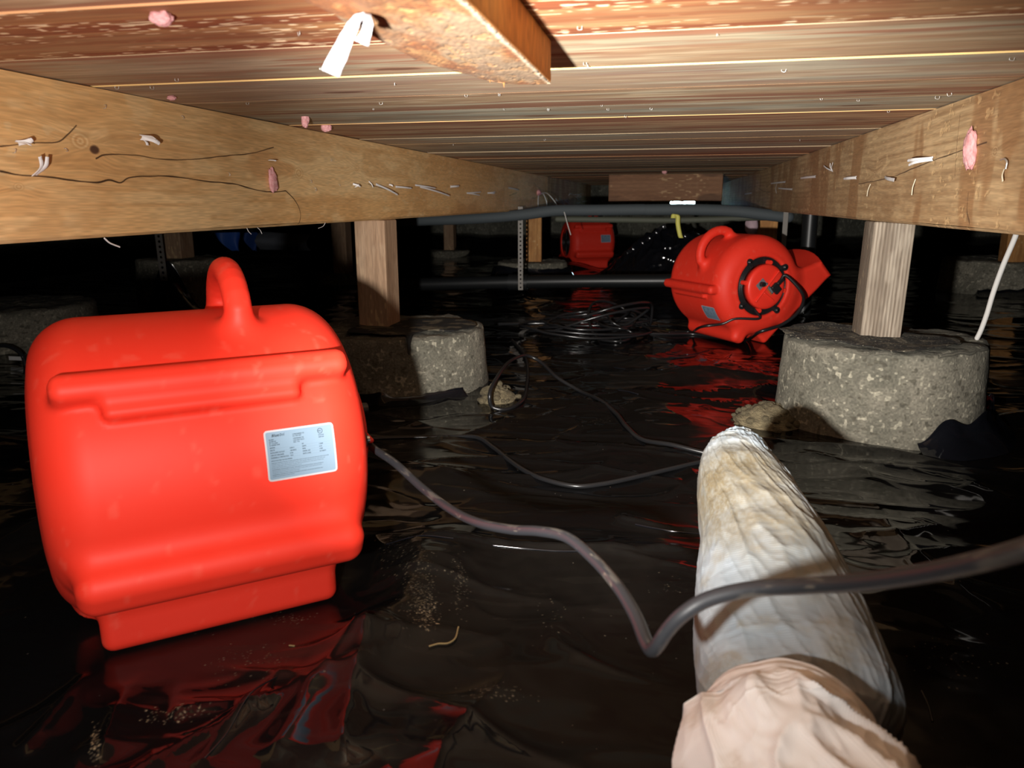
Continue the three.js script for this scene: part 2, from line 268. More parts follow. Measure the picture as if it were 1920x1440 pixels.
const postWarm = woodMat(beamTex(820, { base: [168, 136, 108], pale: [188, 160, 132], dark: [128, 98, 74], stain: [150, 112, 84], stainAt: 0.66, stF: 3, stG: 9, ringN: 500, ringK: 0.15 }), 0.0008);
const postGrey = woodMat(beamTex(860, { base: [132, 119, 104], pale: [166, 154, 138], dark: [94, 80, 66], stain: [122, 98, 76], stainAt: 0.62, stF: 2, stG: 6, ringN: 900, ringK: 0.55 }), 0.003);
const postOrange = woodMat(beamTex(890, { base: [190, 132, 72], pale: [206, 156, 98], dark: [150, 98, 50], stain: [170, 110, 60], stainAt: 0.7, stF: 3, stG: 9, ringN: 400, ringK: 0.2 }), 0.0008);
function post(x, z, y0, y1, w, turn, lean, mat, label) {
  const c = 0.004, h = y1 - y0, g = new THREE.BoxGeometry(w, h, w, 1, 20, 1), p = g.attributes.position, n = g.attributes.normal, uv = g.attributes.uv;
  const e = new RoundedBoxGeometry(w, h, w, 2, c);
  const q = e.attributes.position, m = e.attributes.normal, u2 = e.attributes.uv;
  for (let i = 0; i < q.count; i++) { const side = Math.abs(m.getX(i)) > Math.abs(m.getZ(i)); const a = side ? q.getZ(i) + 0.13 : q.getX(i) + w / 2; u2.setXY(i, (q.getY(i) + h / 2) / 2.4 + 0.21, (a + 0.01) / 0.184); }
  e.translate(0, h / 2, 0);
  const t = meshThing('post', e, mat, label, 'post');
  t.position.set(x, y0, z); t.rotation.set(lean[1], turn, lean[0], 'YXZ');
  return t;
}
const pierTopR = 0.186, pierTopL = 0.15;
post(0.428, -1.744, pierTopR + 0.003, YB - 0.001, 0.079, 0, [-0.025, 0], postGrey, 'weathered grey post with deep ridged grain on the round pier at the right');
post(-0.746, -1.945, pierTopL + 0.004, YB - 0.001, 0.083, -0.04, [0.0, 0], postWarm, 'tan wooden post on the concrete pier behind the large red fan');
post(-0.762, -4.45, 0.14, YB - 0.001, 0.086, 0.12, [0, 0], postOrange, 'orange wooden post left of the farthest red fan');
post(0.455, -4.06, 0.12, YB - 0.001, 0.089, 0, [0, 0], postOrange, 'short orange post piece seen under the pipes behind the middle fan');
post(-1.92, -2.83, 0.26, YB - 0.001, 0.089, 0, [0, 0], postWarm, 'dim wooden post beside the perforated strap at the far left');
post(-1.92, -4.44, 0.06, YB - 0.001, 0.089, 0, [0, 0], postWarm, 'dim wooden post just left of the tan post in the dark');
post(-1.92, -6.8, 0.06, YB - 0.001, 0.089, 0, [0, 0], postWarm, 'farthest wooden post, in front of the grey foundation wall');
post(1.655, -4.33, 0.17, YB - 0.001, 0.089, 0, [0, 0], postOrange, 'brown wooden post behind the white cable at the right edge');

// short block nailed flat under the planks, right above the camera; its left edge still carries the round of the log
{
  const nU = 150, nV = 56, xR = -0.1137, xL = -0.2045, yb = 0.5752, zA = 0.55, zB = -0.752;
  const prof = (t, z) => {      // once round the section, t 0..1: right side down, along the bottom, up the waney left side
    const wane = 0.003 + 0.007 * fbm2(z * 5, 2, 3, 41) + 0.02 * sstep(-0.62, -0.76, z);
    if (t < 0.16) return [xR, lerp(YC - 0.0008, yb, t / 0.16)];
    if (t < 0.78) { const s = (t - 0.16) / 0.62, x = lerp(xR, xL, s), d = (xL + wane * 2.4) - x; const lift = d > 0 ? (1 - Math.sqrt(Math.max(0, 1 - Math.min(1, d / (wane * 2.4)) ** 2))) * wane : 0; return [x, yb + lift]; }
    const s = (t - 0.78) / 0.22; return [lerp(xL, xL + 0.004, s), lerp(yb + wane, YC - 0.0008, s)];
  };
  const g = gridGeo(nV, nU, (t, s) => {
    let z = lerp(zA, zB, s); const [x, y] = prof(t, z);
    z = lerp(zA, zB - 0.012 * sstep(xL, xR, x) + 0.012 + 0.004 * (noise2(x * 300, y * 300, 4) - 0.5), s);
    const rough = t > 0.17 && t < 0.95 ? 0.0022 * (fbm2(x * 160, z * 70, 3, 9) - 0.5) + 0.001 * (noise2(x * 500, z * 400, 3) - 0.5) : 0;
    return V(x + (t > 0.78 ? rough : 0), y + rough, z);
  }, (t, s, p) => [-p.z / 1.2 + 0.5, (t < 0.16 ? 0.02 + (YC - p.y) * 2 : 0.15 + (xR - p.x) / 0.11)]);
  const capRim = []; for (let k = 0; k <= nV; k++) { const [x, y] = prof(k / nV, zB); capRim.push(V(x, y, zB - 0.012 * sstep(xL, xR, x) + 0.0125)); }
  const capMid = V((xL + xR) / 2 + 0.01, (yb + YC) / 2 + 0.003, zB + 0.006);
  const cap = gridGeo(nV, 4, (a, b) => capMid.clone().lerp(capRim[Math.round(a * nV)], b), (a, b) => [b * 0.03, a]);
  const t = (() => { const f = (u, v) => { const x = u * 1.2, y = v * 0.11; const side = v < 0.14; const a = fbm2(x * 16, y * 30, 4, 901), b = fbm2(x * 40, y * 60, 3, 905), k = noise2(x * 330, y * 500, 907), fl = sstep(0.55, 0.72, fbm2(x * 90, y * 150, 3, 911));
    let c = side ? mix3([188, 124, 56], [206, 146, 76], fbm2(x * 3, y * 160, 3, 915)) : mix3([106, 66, 34], [124, 88, 52], sstep(0.3, 0.65, a));
    if (!side) { c = mix3(c, [112, 64, 30], 0.75 * sstep(0.52, 0.66, b)); c = mix3(c, [124, 110, 92], 0.7 * sstep(0.56, 0.7, fbm2(x * 9 + 4, y * 22, 4, 919))); c = mix3(c, [156, 116, 72], 0.6 * fl); c = mix3(c, [104, 66, 44], 0.7 * sstep(0.6, 0.72, fbm2(x * 7, y * 70, 3, 925)) * sstep(0.62, 0.9, v)); c = mix3(c, [196, 184, 164], 0.75 * sstep(0.2, 0.16, v)); }
    const g2 = 0.88 + 0.24 * k; return [[c[0] * g2, c[1] * g2, c[2] * g2], side ? 120 : 80 + 90 * fl + 60 * k]; };
    return { map: tex(2048, 256, (u, v) => f(u, v)[0]), bump: tex(2048, 256, (u, v) => { const q = f(u, v)[1]; return [q, q, q]; }, false) }; })();
  const blockMat = woodMat(t, 0.0022, 0.85); blockMat.side = THREE.DoubleSide;
  const m = meshThing('ceiling_block', mergeGeometries([g, cap]), blockMat, 'short rough-sawn wood block with a rounded waney edge nailed under the ceiling near the camera', 'wood block');
  const splY = (x) => { let b = yb, e = 1; for (let k = 16; k <= 78; k++) { const q = prof(k / 100, zB + 0.008); if (Math.abs(q[0] - x) < e) { e = Math.abs(q[0] - x); b = q[1]; } } return b; };
  const sp = []; for (const [x, l] of [[-0.168, 0.006], [-0.155, 0.009], [-0.183, 0.004], [-0.15, 0.005]]) sp.push(new THREE.ConeGeometry(0.0016, l, 5).rotateX(Math.PI + 0.3).translate(x, splY(x) - l / 2 + 0.004, zB + 0.012));
  part('splinter', merged(sp), new THREE.MeshStandardMaterial({ color: 0x8a5a2c, roughness: 0.9 }), m);
}
// blocking board between the beams, and the next lengths of beam beyond the joint over the far posts
{
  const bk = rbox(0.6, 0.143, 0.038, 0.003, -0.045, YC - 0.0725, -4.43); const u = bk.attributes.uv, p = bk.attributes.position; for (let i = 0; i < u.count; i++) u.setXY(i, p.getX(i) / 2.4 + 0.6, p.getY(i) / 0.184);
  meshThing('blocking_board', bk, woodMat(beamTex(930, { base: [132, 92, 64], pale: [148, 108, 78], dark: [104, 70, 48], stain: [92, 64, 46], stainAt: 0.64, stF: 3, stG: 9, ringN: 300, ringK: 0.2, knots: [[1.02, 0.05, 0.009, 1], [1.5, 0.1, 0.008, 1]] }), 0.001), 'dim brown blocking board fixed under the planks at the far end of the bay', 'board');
  beam(XL, 1, -4.602, -7.1, rightBeamMat, 'farther length of beam with a tangle of pale strings, beyond the joint of the cracked beam');
  beam(XR, -1, -4.602, -7.1, rightBeamMat, 'farther length of beam beyond the end of the rough right-hand beam');
}

// ---------------------------------------------------------------- piers
function pierGeo(r, top, seed, taper = 0.02, lump = 1) {
  const nR = 120, rows = [];
  const pts = []; for (let j = 0; j <= 16; j++) pts.push([r + taper * (1 - j / 16), -0.06 + (top + 0.06 - 0.008) * j / 16]);
  pts.push([r - 0.004, top - 0.002], [r - 0.012, top]); for (let j = 1; j <= 12; j++) pts.push([(r - 0.012) * (1 - j / 12), top]);
  const g = gridGeo(nR, pts.length - 1, (u, v, i, j) => {
    const [R0, y0] = pts[j], a = u * Math.PI * 2, ca = Math.cos(a), sa = Math.sin(a), side = j <= 16;
    const nn = fbm3(ca * 3 + 9, y0 * 14, sa * 3, 4, seed) - 0.5, edge = sstep(12, 17, j) * (j <= 20 ? 1 : 0.6);
    const R = Math.max(0, R0 + (side ? 0.008 : 0.012) * nn - lump * 0.022 * edge * Math.max(0, fbm3(ca * 4, 3, sa * 4, 3, seed + 5) - 0.52));
    const y = y0 + (j > 12 ? lump * (0.016 * (fbm3(ca * R * 24, 1, sa * R * 24, 4, seed + 7) - 0.5) + 0.01 * edge * (fbm3(ca * 5, 2, sa * 5, 3, seed + 9) - 0.5)) : 0);
    return V(R * ca, y, R * sa);
  }, (u, v, p) => { const j = Math.hypot(p.x, p.z) < r - 0.008 || p.y > top - 0.001; return j && p.y > top - 0.02 ? [p.x / 0.9 + 0.5, p.z / 0.45 + 0.5] : [u * Math.PI * 2 * r / 0.9, p.y / 0.45]; });
  g.computeVertexNormals();
  return g;
}
function pier(x, z, r, top, seed, mat, label, turn = 0, lump = 1) { const t = meshThing('concrete_pier', pierGeo(r, top, seed, 0.012, lump), mat, label, 'concrete pier'); t.position.set(x, 0, z); t.rotation.y = turn; return t; }
pier(0.452, -1.778, 0.2, pierTopR, 61, concreteMat, 'round concrete pier nearest the boot, under the weathered grey post', 0);
pier(-0.7, -1.98, 0.222, pierTopL, 67, concreteMat, 'round concrete pier partly shaded by the large red fan, under the tan post', 1.1);
pier(-1.93, -2.86, 0.17, 0.258, 71, concreteMat, 'dim concrete pier under the post beside the perforated strap', 0.4);
pier(-2.25, -2.32, 0.27, 0.135, 73, concreteMat, 'low concrete pier peeking out at the left edge behind the large fan', 2.2);
pier(1.72, -4.55, 0.3, 0.168, 79, concreteMat, 'dim concrete pier in the dark behind the white cable', 1);
pier(-0.78, -4.5, 0.2, 0.138, 83, concreteMat, 'dark concrete pier under the orange post by the farthest fan', 1);
pier(0.47, -4.1, 0.18, 0.118, 85, concreteMat, 'concrete pier hidden low behind the middle red fan', 1);
pier(-1.92, -4.48, 0.19, 0.06, 87, concreteMat, 'low dim pier under the dark post left of the tan post', 1);
pier(-1.92, -6.8, 0.19, 0.06, 89, concreteMat, 'low dim pier by the grey foundation wall', 1);

// ---------------------------------------------------------------- black plastic ground sheet
const fanA = { x: -0.540, z: -0.804, turn: 0.696 }, fanB = { x: 0.212, y: 0.198, z: -2.81, turn: -1.012, tilt: 0.76 }, fanC = { x: -0.6, z: -5.78, turn: 0.46 };
const gp = (list) => list.map(([a, b]) => { const p = atY(a, b, 0); return [p.x, p.z]; });
const folds = [   // [points on the ground, height, half width, height of the step behind it]
  [gp([[728, 1026], [860, 1029], [1000, 1033], [1090, 1038], [1180, 1045], [1315, 1041]]), 0.0065, 0.011, 0.002],
  [gp([[1150, 972], [1195, 982], [1240, 992], [1330, 1000]]), 0.008, 0.009, 0.0],
  [gp([[705, 836], [790, 824], [900, 824], [1060, 832], [1200, 842], [1330, 852]]), 0.004, 0.012, -0.007],
  [gp([[985, 722], [1040, 738], [1110, 762], [1180, 775]]), 0.006, 0.012, -0.005],
  [gp([[1120, 735], [1200, 745], [1290, 757], [1350, 765], [1400, 760]]), 0.008, 0.014, -0.006],
  [gp([[745, 878], [860, 865], [1010, 858], [1110, 852]]), 0.004, 0.012, 0.002],
  [gp([[800, 915], [900, 924], [1010, 934], [1190, 950]]), 0.004, 0.01, -0.003],
  [gp([[170, 1255], [130, 1300], [80, 1370], [20, 1420]]), 0.008, 0.012, 0.0],
  [gp([[692, 1150], [690, 1210], [672, 1280], [650, 1360], [640, 1460]]), 0.018, 0.035, 0.0],
  [gp([[690, 1195], [620, 1270], [560, 1350], [500, 1450]]), 0.012, 0.022, 0.0],
  [gp([[535, 1270], [480, 1330], [420, 1390], [360, 1450]]), 0.006, 0.007, 0.0],
  [gp([[300, 1240], [240, 1290], [215, 1340], [190, 1440]]), 0.01, 0.018, 0.0],
  [gp([[500, 1175], [610, 1140], [700, 1105]]), 0.006, 0.02, 0.0],
  [gp([[310, 1350], [380, 1340], [440, 1345], [520, 1352]]), 0.006, 0.02, 0.004],
  [gp([[1440, 925], [1540, 960], [1640, 975], [1750, 984]]), 0.004, 0.01, -0.003],
  [gp([[1585, 1000], [1690, 1000], [1755, 985], [1700, 965]]), 0.004, 0.01, 0.0],
  [gp([[1500, 845], [1600, 870], [1700, 880], [1810, 905], [1910, 940]]), 0.006, 0.014, -0.004],
  [gp([[1300, 690], [1320, 672], [1360, 652], [1400, 640]]), 0.014, 0.03, 0.0],
  [gp([[1215, 740], [1290, 747], [1380, 745], [1470, 735]]), 0.012, 0.025, -0.01],
  [gp([[1170, 690], [1250, 665], [1310, 630]]), 0.012, 0.02, 0.0],
  [gp([[1640, 960], [1760, 1080], [1900, 1180]]), 0.008, 0.03, 0.0],
  [gp([[1700, 1290], [1720, 1340], [1760, 1420]]), 0.01, 0.02, 0.0],
  [gp([[700, 1000], [720, 1060], [700, 1120]]), 0.016, 0.03, 0.0],
];
const foldBox = folds.map(([p, , w]) => [Math.min(...p.map((q) => q[0])) - w * 5, Math.max(...p.map((q) => q[0])) + w * 5, Math.min(...p.map((q) => q[1])) - w * 5, Math.max(...p.map((q) => q[1])) + w * 5]);
const mounds = [[...gp([[800, 1090]])[0], 0.03, 0.075, 0.13], [...gp([[770, 900]])[0], 0.014, 0.12, 0.06], [...gp([[1345, 705]])[0], 0.03, 0.2, 0.16]];
const seats = [[fanA.x, fanA.z, 0.16, 0.26], [fanB.x, fanB.z + 0.03, 0.16, 0.28], [fanC.x, fanC.z, 0.2, 0.3], [0.17, -0.72, 0.14, 0.26]];
function groundY(x, z) {
  const far = Math.hypot(x, z);
  let h = 0.022 * (fbm2(x * 1.6 + 4, z * 1.6, 3, 201) - 0.5);
  const wx = x + 0.12 * (fbm2(x * 2.2, z * 2.2, 2, 203) - 0.5), wz = z + 0.12 * (fbm2(x * 2.2 + 9, z * 2.2, 2, 205) - 0.5);
  const amt = 0.55 + 0.9 * fbm2(x * 1.1, z * 1.1 + 3, 2, 207) + 1.6 * Math.exp(-(((x + 0.36) / 0.2) ** 2 + ((z + 0.6) / 0.14) ** 2));
  h += amt * (0.007 * Math.pow(ridge(fbm2(wx * 2.4, wz * 3.6, 2, 209)), 6) + 0.0035 * Math.pow(ridge(noise2(wx * 5 + wz * 3, wz * 8 - wx * 2, 211)), 7) + 0.001 * Math.pow(ridge(noise2(wx * 13 - wz * 6, wz * 20 + wx * 5, 213)), 5));
  for (const [mx, mz, a, rx, rz] of mounds) { const q = ((x - mx) / rx) ** 2 + ((z - mz) / rz) ** 2; if (q < 6) h += a * Math.exp(-q) * (0.8 + 0.5 * fbm2(x * 14, z * 14, 3, 215)); }
  for (let f = 0; f < folds.length; f++) {
    const bx = foldBox[f]; if (x < bx[0] || x > bx[1] || z < bx[2] || z > bx[3]) continue;
    const [p, a, w, step] = folds[f]; let best = 9, side = 0, along = 0;
    const jx = x + 0.006 * (noise2(x * 40, z * 40, 217) - 0.5), jz = z + 0.006 * (noise2(x * 40 + 5, z * 40, 219) - 0.5);
    for (let i = 0; i + 1 < p.length; i++) { const ax = p[i][0], az = p[i][1], dx = p[i + 1][0] - ax, dz = p[i + 1][1] - az, l2 = dx * dx + dz * dz, t = clamp(((jx - ax) * dx + (jz - az) * dz) / l2, 0, 1), d = Math.hypot(jx - ax - dx * t, jz - az - dz * t); if (d < best) { best = d; side = Math.sign((jx - ax) * dz - (jz - az) * dx); along = (i + t) / (p.length - 1); } }
    const ends = sstep(0, 0.12, along) * sstep(1, 0.88, along), e = Math.exp(-best / w);
    h += ends * (a * e + (side > 0 ? step * Math.exp(-best / (w * 4)) : 0));
  }
  if (z < -3.2) { const bag = Math.exp(-(((x - 0.14) / 0.3) ** 2 + ((z + 4.95) / 0.5) ** 2)); h += bag * (0.13 + 0.12 * (fbm2(x * 5, z * 5, 3, 221) - 0.3) + 0.05 * ridge(noise2(x * 9, z * 9, 223)) + 0.03 * ridge(noise2(x * 21 + z * 9, z * 17, 225))); h += 0.07 * Math.exp(-(((x + 0.66) / 0.18) ** 2 + ((z + 5.3) / 0.16) ** 2)); }
  const wallUp = Math.max(sstep(-6.6, -7.1, z) * (0.16 + 0.05 * fbm2(x * 3, 1, 2, 5)), sstep(3.0, 3.45, x) * 0.2, sstep(-3.8, -4.25, x) * 0.2); h += wallUp;
  for (const [sx, sz, r0, r1] of seats) { const d = Math.hypot(x - sx, z - sz); if (d < r1) h = lerp(-0.001, h, sstep(r0, r1, d)); }
  return h;
}
const sheetTex = (() => {
  const S = 2.4;                                              // metres covered; from x = -1.3, z = 0.1 away from the camera
  const w = 2048, data = new Float32Array(w * w), tone = new Float32Array(w * w);
  const dot = (px, py, r, v, t) => { const p = atY(px, py, 0); put((p.x + 1.3) / S * w, (0.1 - p.z) / S * w, r, v, t); };
  const put = (X, Y, r, v, t = 0) => { for (let y = Math.floor(Y - r - 1); y <= Y + r + 1; y++) for (let x = Math.floor(X - r - 1); x <= X + r + 1; x++) if (x >= 0 && y >= 0 && x < w && y < w) { const m = clamp(r + 0.5 - Math.hypot(x - X, y - Y), 0, 1) * v; if (m > data[y * w + x]) { data[y * w + x] = m; tone[y * w + x] = t; } } };
  for (let i = 0; i < 900; i++) put(rnd() * w, rnd() * w, rr(0.3, 0.9), rr(0.15, 0.7), rnd());
  const cluster = (px, py, sx, sy, n, v = 0.5) => { for (let i = 0; i < n; i++) { const g = () => (rnd() + rnd() + rnd() - 1.5) * 1.3; dot(px + g() * sx, py + g() * sy, rr(0.3, 1.0), rr(0.25, 1) * v, rnd() * 0.4); } };
  cluster(785, 1140, 26, 50, 420); cluster(800, 1180, 18, 26, 160, 0.9); cluster(860, 1120, 16, 40, 120); cluster(745, 1050, 30, 40, 160, 0.5); cluster(905, 1315, 30, 14, 40); cluster(950, 1315, 40, 12, 40);
  cluster(470, 1245, 60, 30, 90); cluster(330, 1345, 50, 14, 80, 0.8); cluster(178, 1400, 8, 30, 90, 0.9); cluster(545, 1160, 30, 8, 60); cluster(1250, 1110, 30, 20, 30); cluster(1030, 1175, 20, 30, 30); cluster(1130, 793, 30, 5, 90); cluster(1800, 1230, 60, 40, 60); cluster(1760, 1020, 90, 30, 50);
  const f = (u, v, x, y) => {
    const X = u * S, Y = v * S, film = sstep(0.5, 0.75, fbm2(X * 5, Y * 5, 4, 301)) * (0.35 + 0.65 * fbm2(X * 60, Y * 60, 3, 303)), sc = sstep(0.66, 0.8, noise2(X * 9 + Y * 30, Y * 110 - X * 20, 305)) * sstep(0.5, 0.7, fbm2(X * 4, Y * 4, 2, 307));
    let c = mix3([13, 13, 14], [34, 32, 29], 0.6 * film + 0.25 * sc); const d = data[y * w + x]; c = mix3(c, mix3([196, 172, 128], [214, 212, 205], tone[y * w + x]), d);
    return [c, 19 + 50 * film + 30 * sc + 200 * d];
  };
  return { S, map: tex(w, w, (u, v, x, y) => f(u, v, x, y)[0]), rough: tex(1024, 1024, (u, v, x, y) => { const q = f(u, v, x * 2, y * 2)[1]; return [q, q, q]; }, false), bump: tex(1024, 1024, (u, v) => { const X = u * S, Y = v * S; const q = 128 + 90 * (fbm2(X * 22, Y * 30, 3, 311) - 0.5) + 40 * (ridge(noise2(X * 40 + Y * 9, Y * 52, 313)) - 0.5); return [q, q, q]; }, false) };
})();
const plasticMat = new THREE.MeshPhysicalMaterial({ color: new THREE.Color().setRGB(0.006, 0.0065, 0.009), roughness: 0.1, ior: 1.52, side: THREE.DoubleSide });
const sheetMat = new THREE.MeshPhysicalMaterial({ map: sheetTex.map, roughnessMap: sheetTex.rough, roughness: 1, bumpMap: sheetTex.bump, bumpScale: 0.001, ior: 1.33 });
{
  const axis = (stops) => { const a = []; for (let i = 0; i + 1 < stops.length; i++) { const [p, s] = stops[i], q = stops[i + 1][0], n = Math.max(1, Math.round(Math.abs(q - p) / s)); for (let k = 0; k < n; k++) a.push(p + (q - p) * k / n); } a.push(stops[stops.length - 1][0]); return a; };
  const xs = axis([[X0 + 0.002, 0.06], [-1.5, 0.012], [-0.95, 0.0052], [0.95, 0.012], [1.6, 0.06], [X1 - 0.002, 1]]);
  const zs = axis([[Z0 - 0.002, 0.08], [-0.1, 0.02], [-0.4, 0.0045], [-1.6, 0.007], [-3.3, 0.014], [-5.6, 0.04], [Z1 + 0.002, 1]]);
  const g = gridGeo(xs.length - 1, zs.length - 1, (u, v, i, j) => V(xs[i], groundY(xs[i], zs[j]), zs[j]), (u, v, p) => [(p.x + 1.3) / sheetTex.S, (0.1 - p.z) / sheetTex.S]);
  g.index.array.reverse(); g.computeVertexNormals(); if (g.attributes.normal.getY(5) < 0) { g.index.array.reverse(); g.computeVertexNormals(); }
  const sheet = meshThing('plastic_sheet', g, sheetMat, 'black wrinkled plastic sheet spread over the whole ground of the crawl space', 'plastic sheet');
  // pinched folds that stand up as thin lips
  for (const [list, r] of [[[[925, 1029], [980, 1031], [1040, 1035], [1092, 1039]], 0.0014], [[[1192, 981], [1225, 988], [1270, 994], [1325, 998]], 0.0015], [[[725, 1027], [790, 1026], [850, 1028]], 0.0009], [[[1160, 738], [1180, 742], [1196, 746]], 0.0018], [[[1152, 690], [1172, 694]], 0.0018], [[[520, 1285], [470, 1335], [425, 1382], [385, 1420]], 0.0009], [[[1230, 650], [1290, 662], [1330, 655]], 0.0012], [[[1310, 700], [1350, 680], [1372, 662]], 0.0013], [[[1730, 1285], [1742, 1310], [1750, 1340]], 0.0012], [[[1580, 1290], [1620, 1330]], 0.001]]) {
    const pts = list.map(([a, b]) => { const q = atY(a, b, 0.006); q.y = groundY(q.x, q.z) + r * 0.3; return q; });
    part('fold', tube(pts, r, 60, 8), plasticMat, sheet);
  }
}
// loose edges of the sheet turned up against piers
function flap(name, nu, nv, fn, label, mat = plasticMat) { return meshThing(name, thicken(gridGeo(nu, nv, fn), 0.0012), mat, label, 'plastic flap'); }
const around = (cx, cz, r) => (a, y, out) => V(cx + (r + out) * Math.sin(a), y, cz + (r + out) * Math.cos(a));
{
  const q = around(0.452, -1.778, 0.212);
  flap('plastic_flap', 60, 14, (u, v) => { const a = lerp(0.12, 1.75, u), crest = 0.01 + 0.04 * sstep(0.0, 0.2, u) + 0.012 * Math.sin(u * 17) * sstep(0, 0.1, u) + 0.02 * fbm2(u * 6, 3, 3, 5); const out = 0.004 + 0.05 * (1 - v) ** 2 + 0.006 * fbm2(u * 12, v * 4, 3, 9); return q(a, lerp(-0.004, crest, v), out); }, 'dark shiny flap of plastic turned up against the pier nearest the boot');
  const p = around(-0.7, -1.98, 0.236);
  flap('plastic_flap', 50, 8, (u, v) => { const a = lerp(-0.25, 1.0, u), crest = 0.006 + 0.014 * fbm2(u * 9, 1, 3, 15) + 0.02 * Math.max(0, noise2(u * 7, 4, 6) - 0.55); return p(a, lerp(-0.006, crest, v), 0.003 + 0.03 * (1 - v) ** 2); }, 'low plastic edge lapped at the foot of the pier behind the large fan');
  const s = around(-1.93, -2.86, 0.182);
  flap('plastic_flap', 40, 16, (u, v) => { const a = lerp(-0.9, 1.9, u), cut = 0.05 + 0.2 * Math.exp(-(((u - 0.44) / 0.13) ** 2)) + 0.02 * fbm2(u * 8, 2, 3, 21); return s(a, lerp(-0.01, cut, v), 0.004 + 0.05 * (1 - v) ** 2 + 0.01 * fbm2(u * 9, v * 3, 3, 23)); }, 'black plastic drawn up in a peak over the dim pier by the perforated strap');
  const t = around(1.72, -4.55, 0.312);
  flap('plastic_flap', 40, 12, (u, v) => { const a = lerp(-0.7, 1.2, u), crest = 0.02 + 0.1 * sstep(0.25, 0.55, u) + 0.03 * fbm2(u * 7, 5, 3, 31); return t(a, lerp(-0.01, crest, v), 0.004 + 0.12 * (1 - v) ** 2 + 0.02 * fbm2(u * 7, v * 4, 3, 33)); }, 'shiny plastic bunched in front of the dim pier behind the white cable');
  const w = around(-0.78, -4.5, 0.212);
  flap('plastic_flap', 40, 12, (u, v) => { const a = lerp(-1.2, 1.6, u), crest = 0.1 + 0.03 * fbm2(u * 7, 5, 3, 41); return w(a, lerp(-0.01, crest, v), 0.004 + 0.1 * (1 - v) ** 2 + 0.02 * fbm2(u * 7, v * 4, 3, 43)); }, 'black plastic wrapped round the pier under the orange post');
}
// crumpled heap of loose sheet under the yellow strip
{
  const heapY = (x, z) => { const a = (x - 0.0) / 0.36, b = (z + 4.75) / 0.26, env = Math.exp(-1.2 * (a * a + b * b)); return -0.012 + env * (0.25 + 0.1 * fbm2(x * 6, z * 6, 3, 231) + 0.05 * ridge(noise2(x * 11 + z * 4, z * 13, 233)) ** 2 + 0.03 * ridge(noise2(x * 24, z * 26 + x * 9, 235)) ** 3 + 0.003 * fbm2(x * 60, z * 60, 2, 237)); };
  const g = gridGeo(170, 130, (u, v) => { const x = (u - 0.5) * 1.1, z = -4.75 + (v - 0.5) * 0.9; return V(x, heapY(x, z), z); });
  const heap = meshThing('plastic_heap', thicken(g, 0.001), plasticMat, 'crumpled shiny black plastic heaped under the yellow strip, with bright glints', 'plastic sheet');
  const onHeap = (px, py) => { for (let t = 4.0; t < 5.4; t += 0.004) { const q = atT(px, py, t); if (q.y < heapY(q.x, q.z)) return q; } return atZ(px, py, -4.7); };
  for (const [list, r] of [[[[1176, 475], [1190, 465], [1203, 457], [1216, 448], [1230, 437], [1240, 427], [1248, 424]], 0.012], [[[1250, 436], [1262, 443], [1276, 445], [1290, 441], [1302, 436]], 0.01], [[[1246, 466], [1260, 465], [1276, 459]], 0.008], [[[1238, 482], [1252, 486], [1264, 491]], 0.007], [[[1218, 500], [1240, 497]], 0.006]]) {
    const c = new THREE.CatmullRomCurve3(list.map(([a, b]) => onHeap(a, b)), false, 'centripetal'), L = c.getLength(), wide = r * 2.2;   // flattened creases, shaped and turned to face the lamp so they glint
    const strip = gridGeo(8, Math.ceil(L / 0.0025), (u, v) => { const q = c.getPointAt(v), n = LAMP.clone().sub(q).normalize(), t = c.getTangentAt(v), sd = t.clone().cross(n).normalize(), w = (u - 0.5) * wide * (0.75 + 0.5 * noise2(v * L * 60, r * 900, 241)), m = v * L; return q.addScaledVector(sd, w).addScaledVector(n, 0.008 - w * w / 0.2 + 0.0006 * Math.sin(m * 190 + r * 800) + 0.0016 * (noise2(m * 34, r * 700, 243) - 0.5)); });
    part('fold', thicken(strip, 0.0012), plasticMat, heap);
  }
}
// tar paper between piers and posts
function paperPad(name, outline, y, label, mat, curl = 0.01, drape) {
  const n = outline.length, cx = outline.reduce((s, p) => s + p[0], 0) / n, cz = outline.reduce((s, p) => s + p[1], 0) / n, c = new THREE.CatmullRomCurve3(outline.map(([x, z]) => V(x, 0, z)), true, 'centripetal');
  const g = gridGeo(90, 14, (u, v) => { const p = c.getPoint(u % 1); const s = 0.02 + 0.98 * v, jag = 1 + 0.05 * sstep(0.8, 1, v) * (noise2(u * 60, 3, 51) - 0.5); const x = cx + (p.x - cx) * s * jag, z = cz + (p.z - cz) * s * jag; let yy = y + 0.006 * (fbm2(x * 30, z * 30, 3, 53) - 0.5) + curl * sstep(0.7, 1, v) * (fbm2(u * 9, 1, 2, 55) - 0.35); if (drape) yy += drape(x, z); return V(x, yy, z); }, (u, v, p) => [p.x * 3, p.z * 3]);
  return meshThing(name, thicken(g, 0.002), mat, label, 'tar paper');
}
const dustyFelt = new THREE.MeshStandardMaterial({ roughness: 0.95, side: THREE.DoubleSide, map: tex(512, 512, (u, v) => { const n = fbm2(u * 16, v * 16, 4, 331), d = sstep(0.72, 0.9, noise2(u * 120, v * 120, 333)); let c = mix3([38, 36, 33], [92, 86, 74], sstep(0.4, 0.7, n)); c = mix3(c, [190, 182, 160], 0.7 * d); return c; }) });
const darkFelt = new THREE.MeshStandardMaterial({ roughness: 0.8, side: THREE.DoubleSide, map: tex(512, 512, (u, v) => { const n = fbm2(u * 12, v * 12, 4, 341); return mix3([17, 16, 15], [92, 84, 68], sstep(0.56, 0.68, n)); }) });
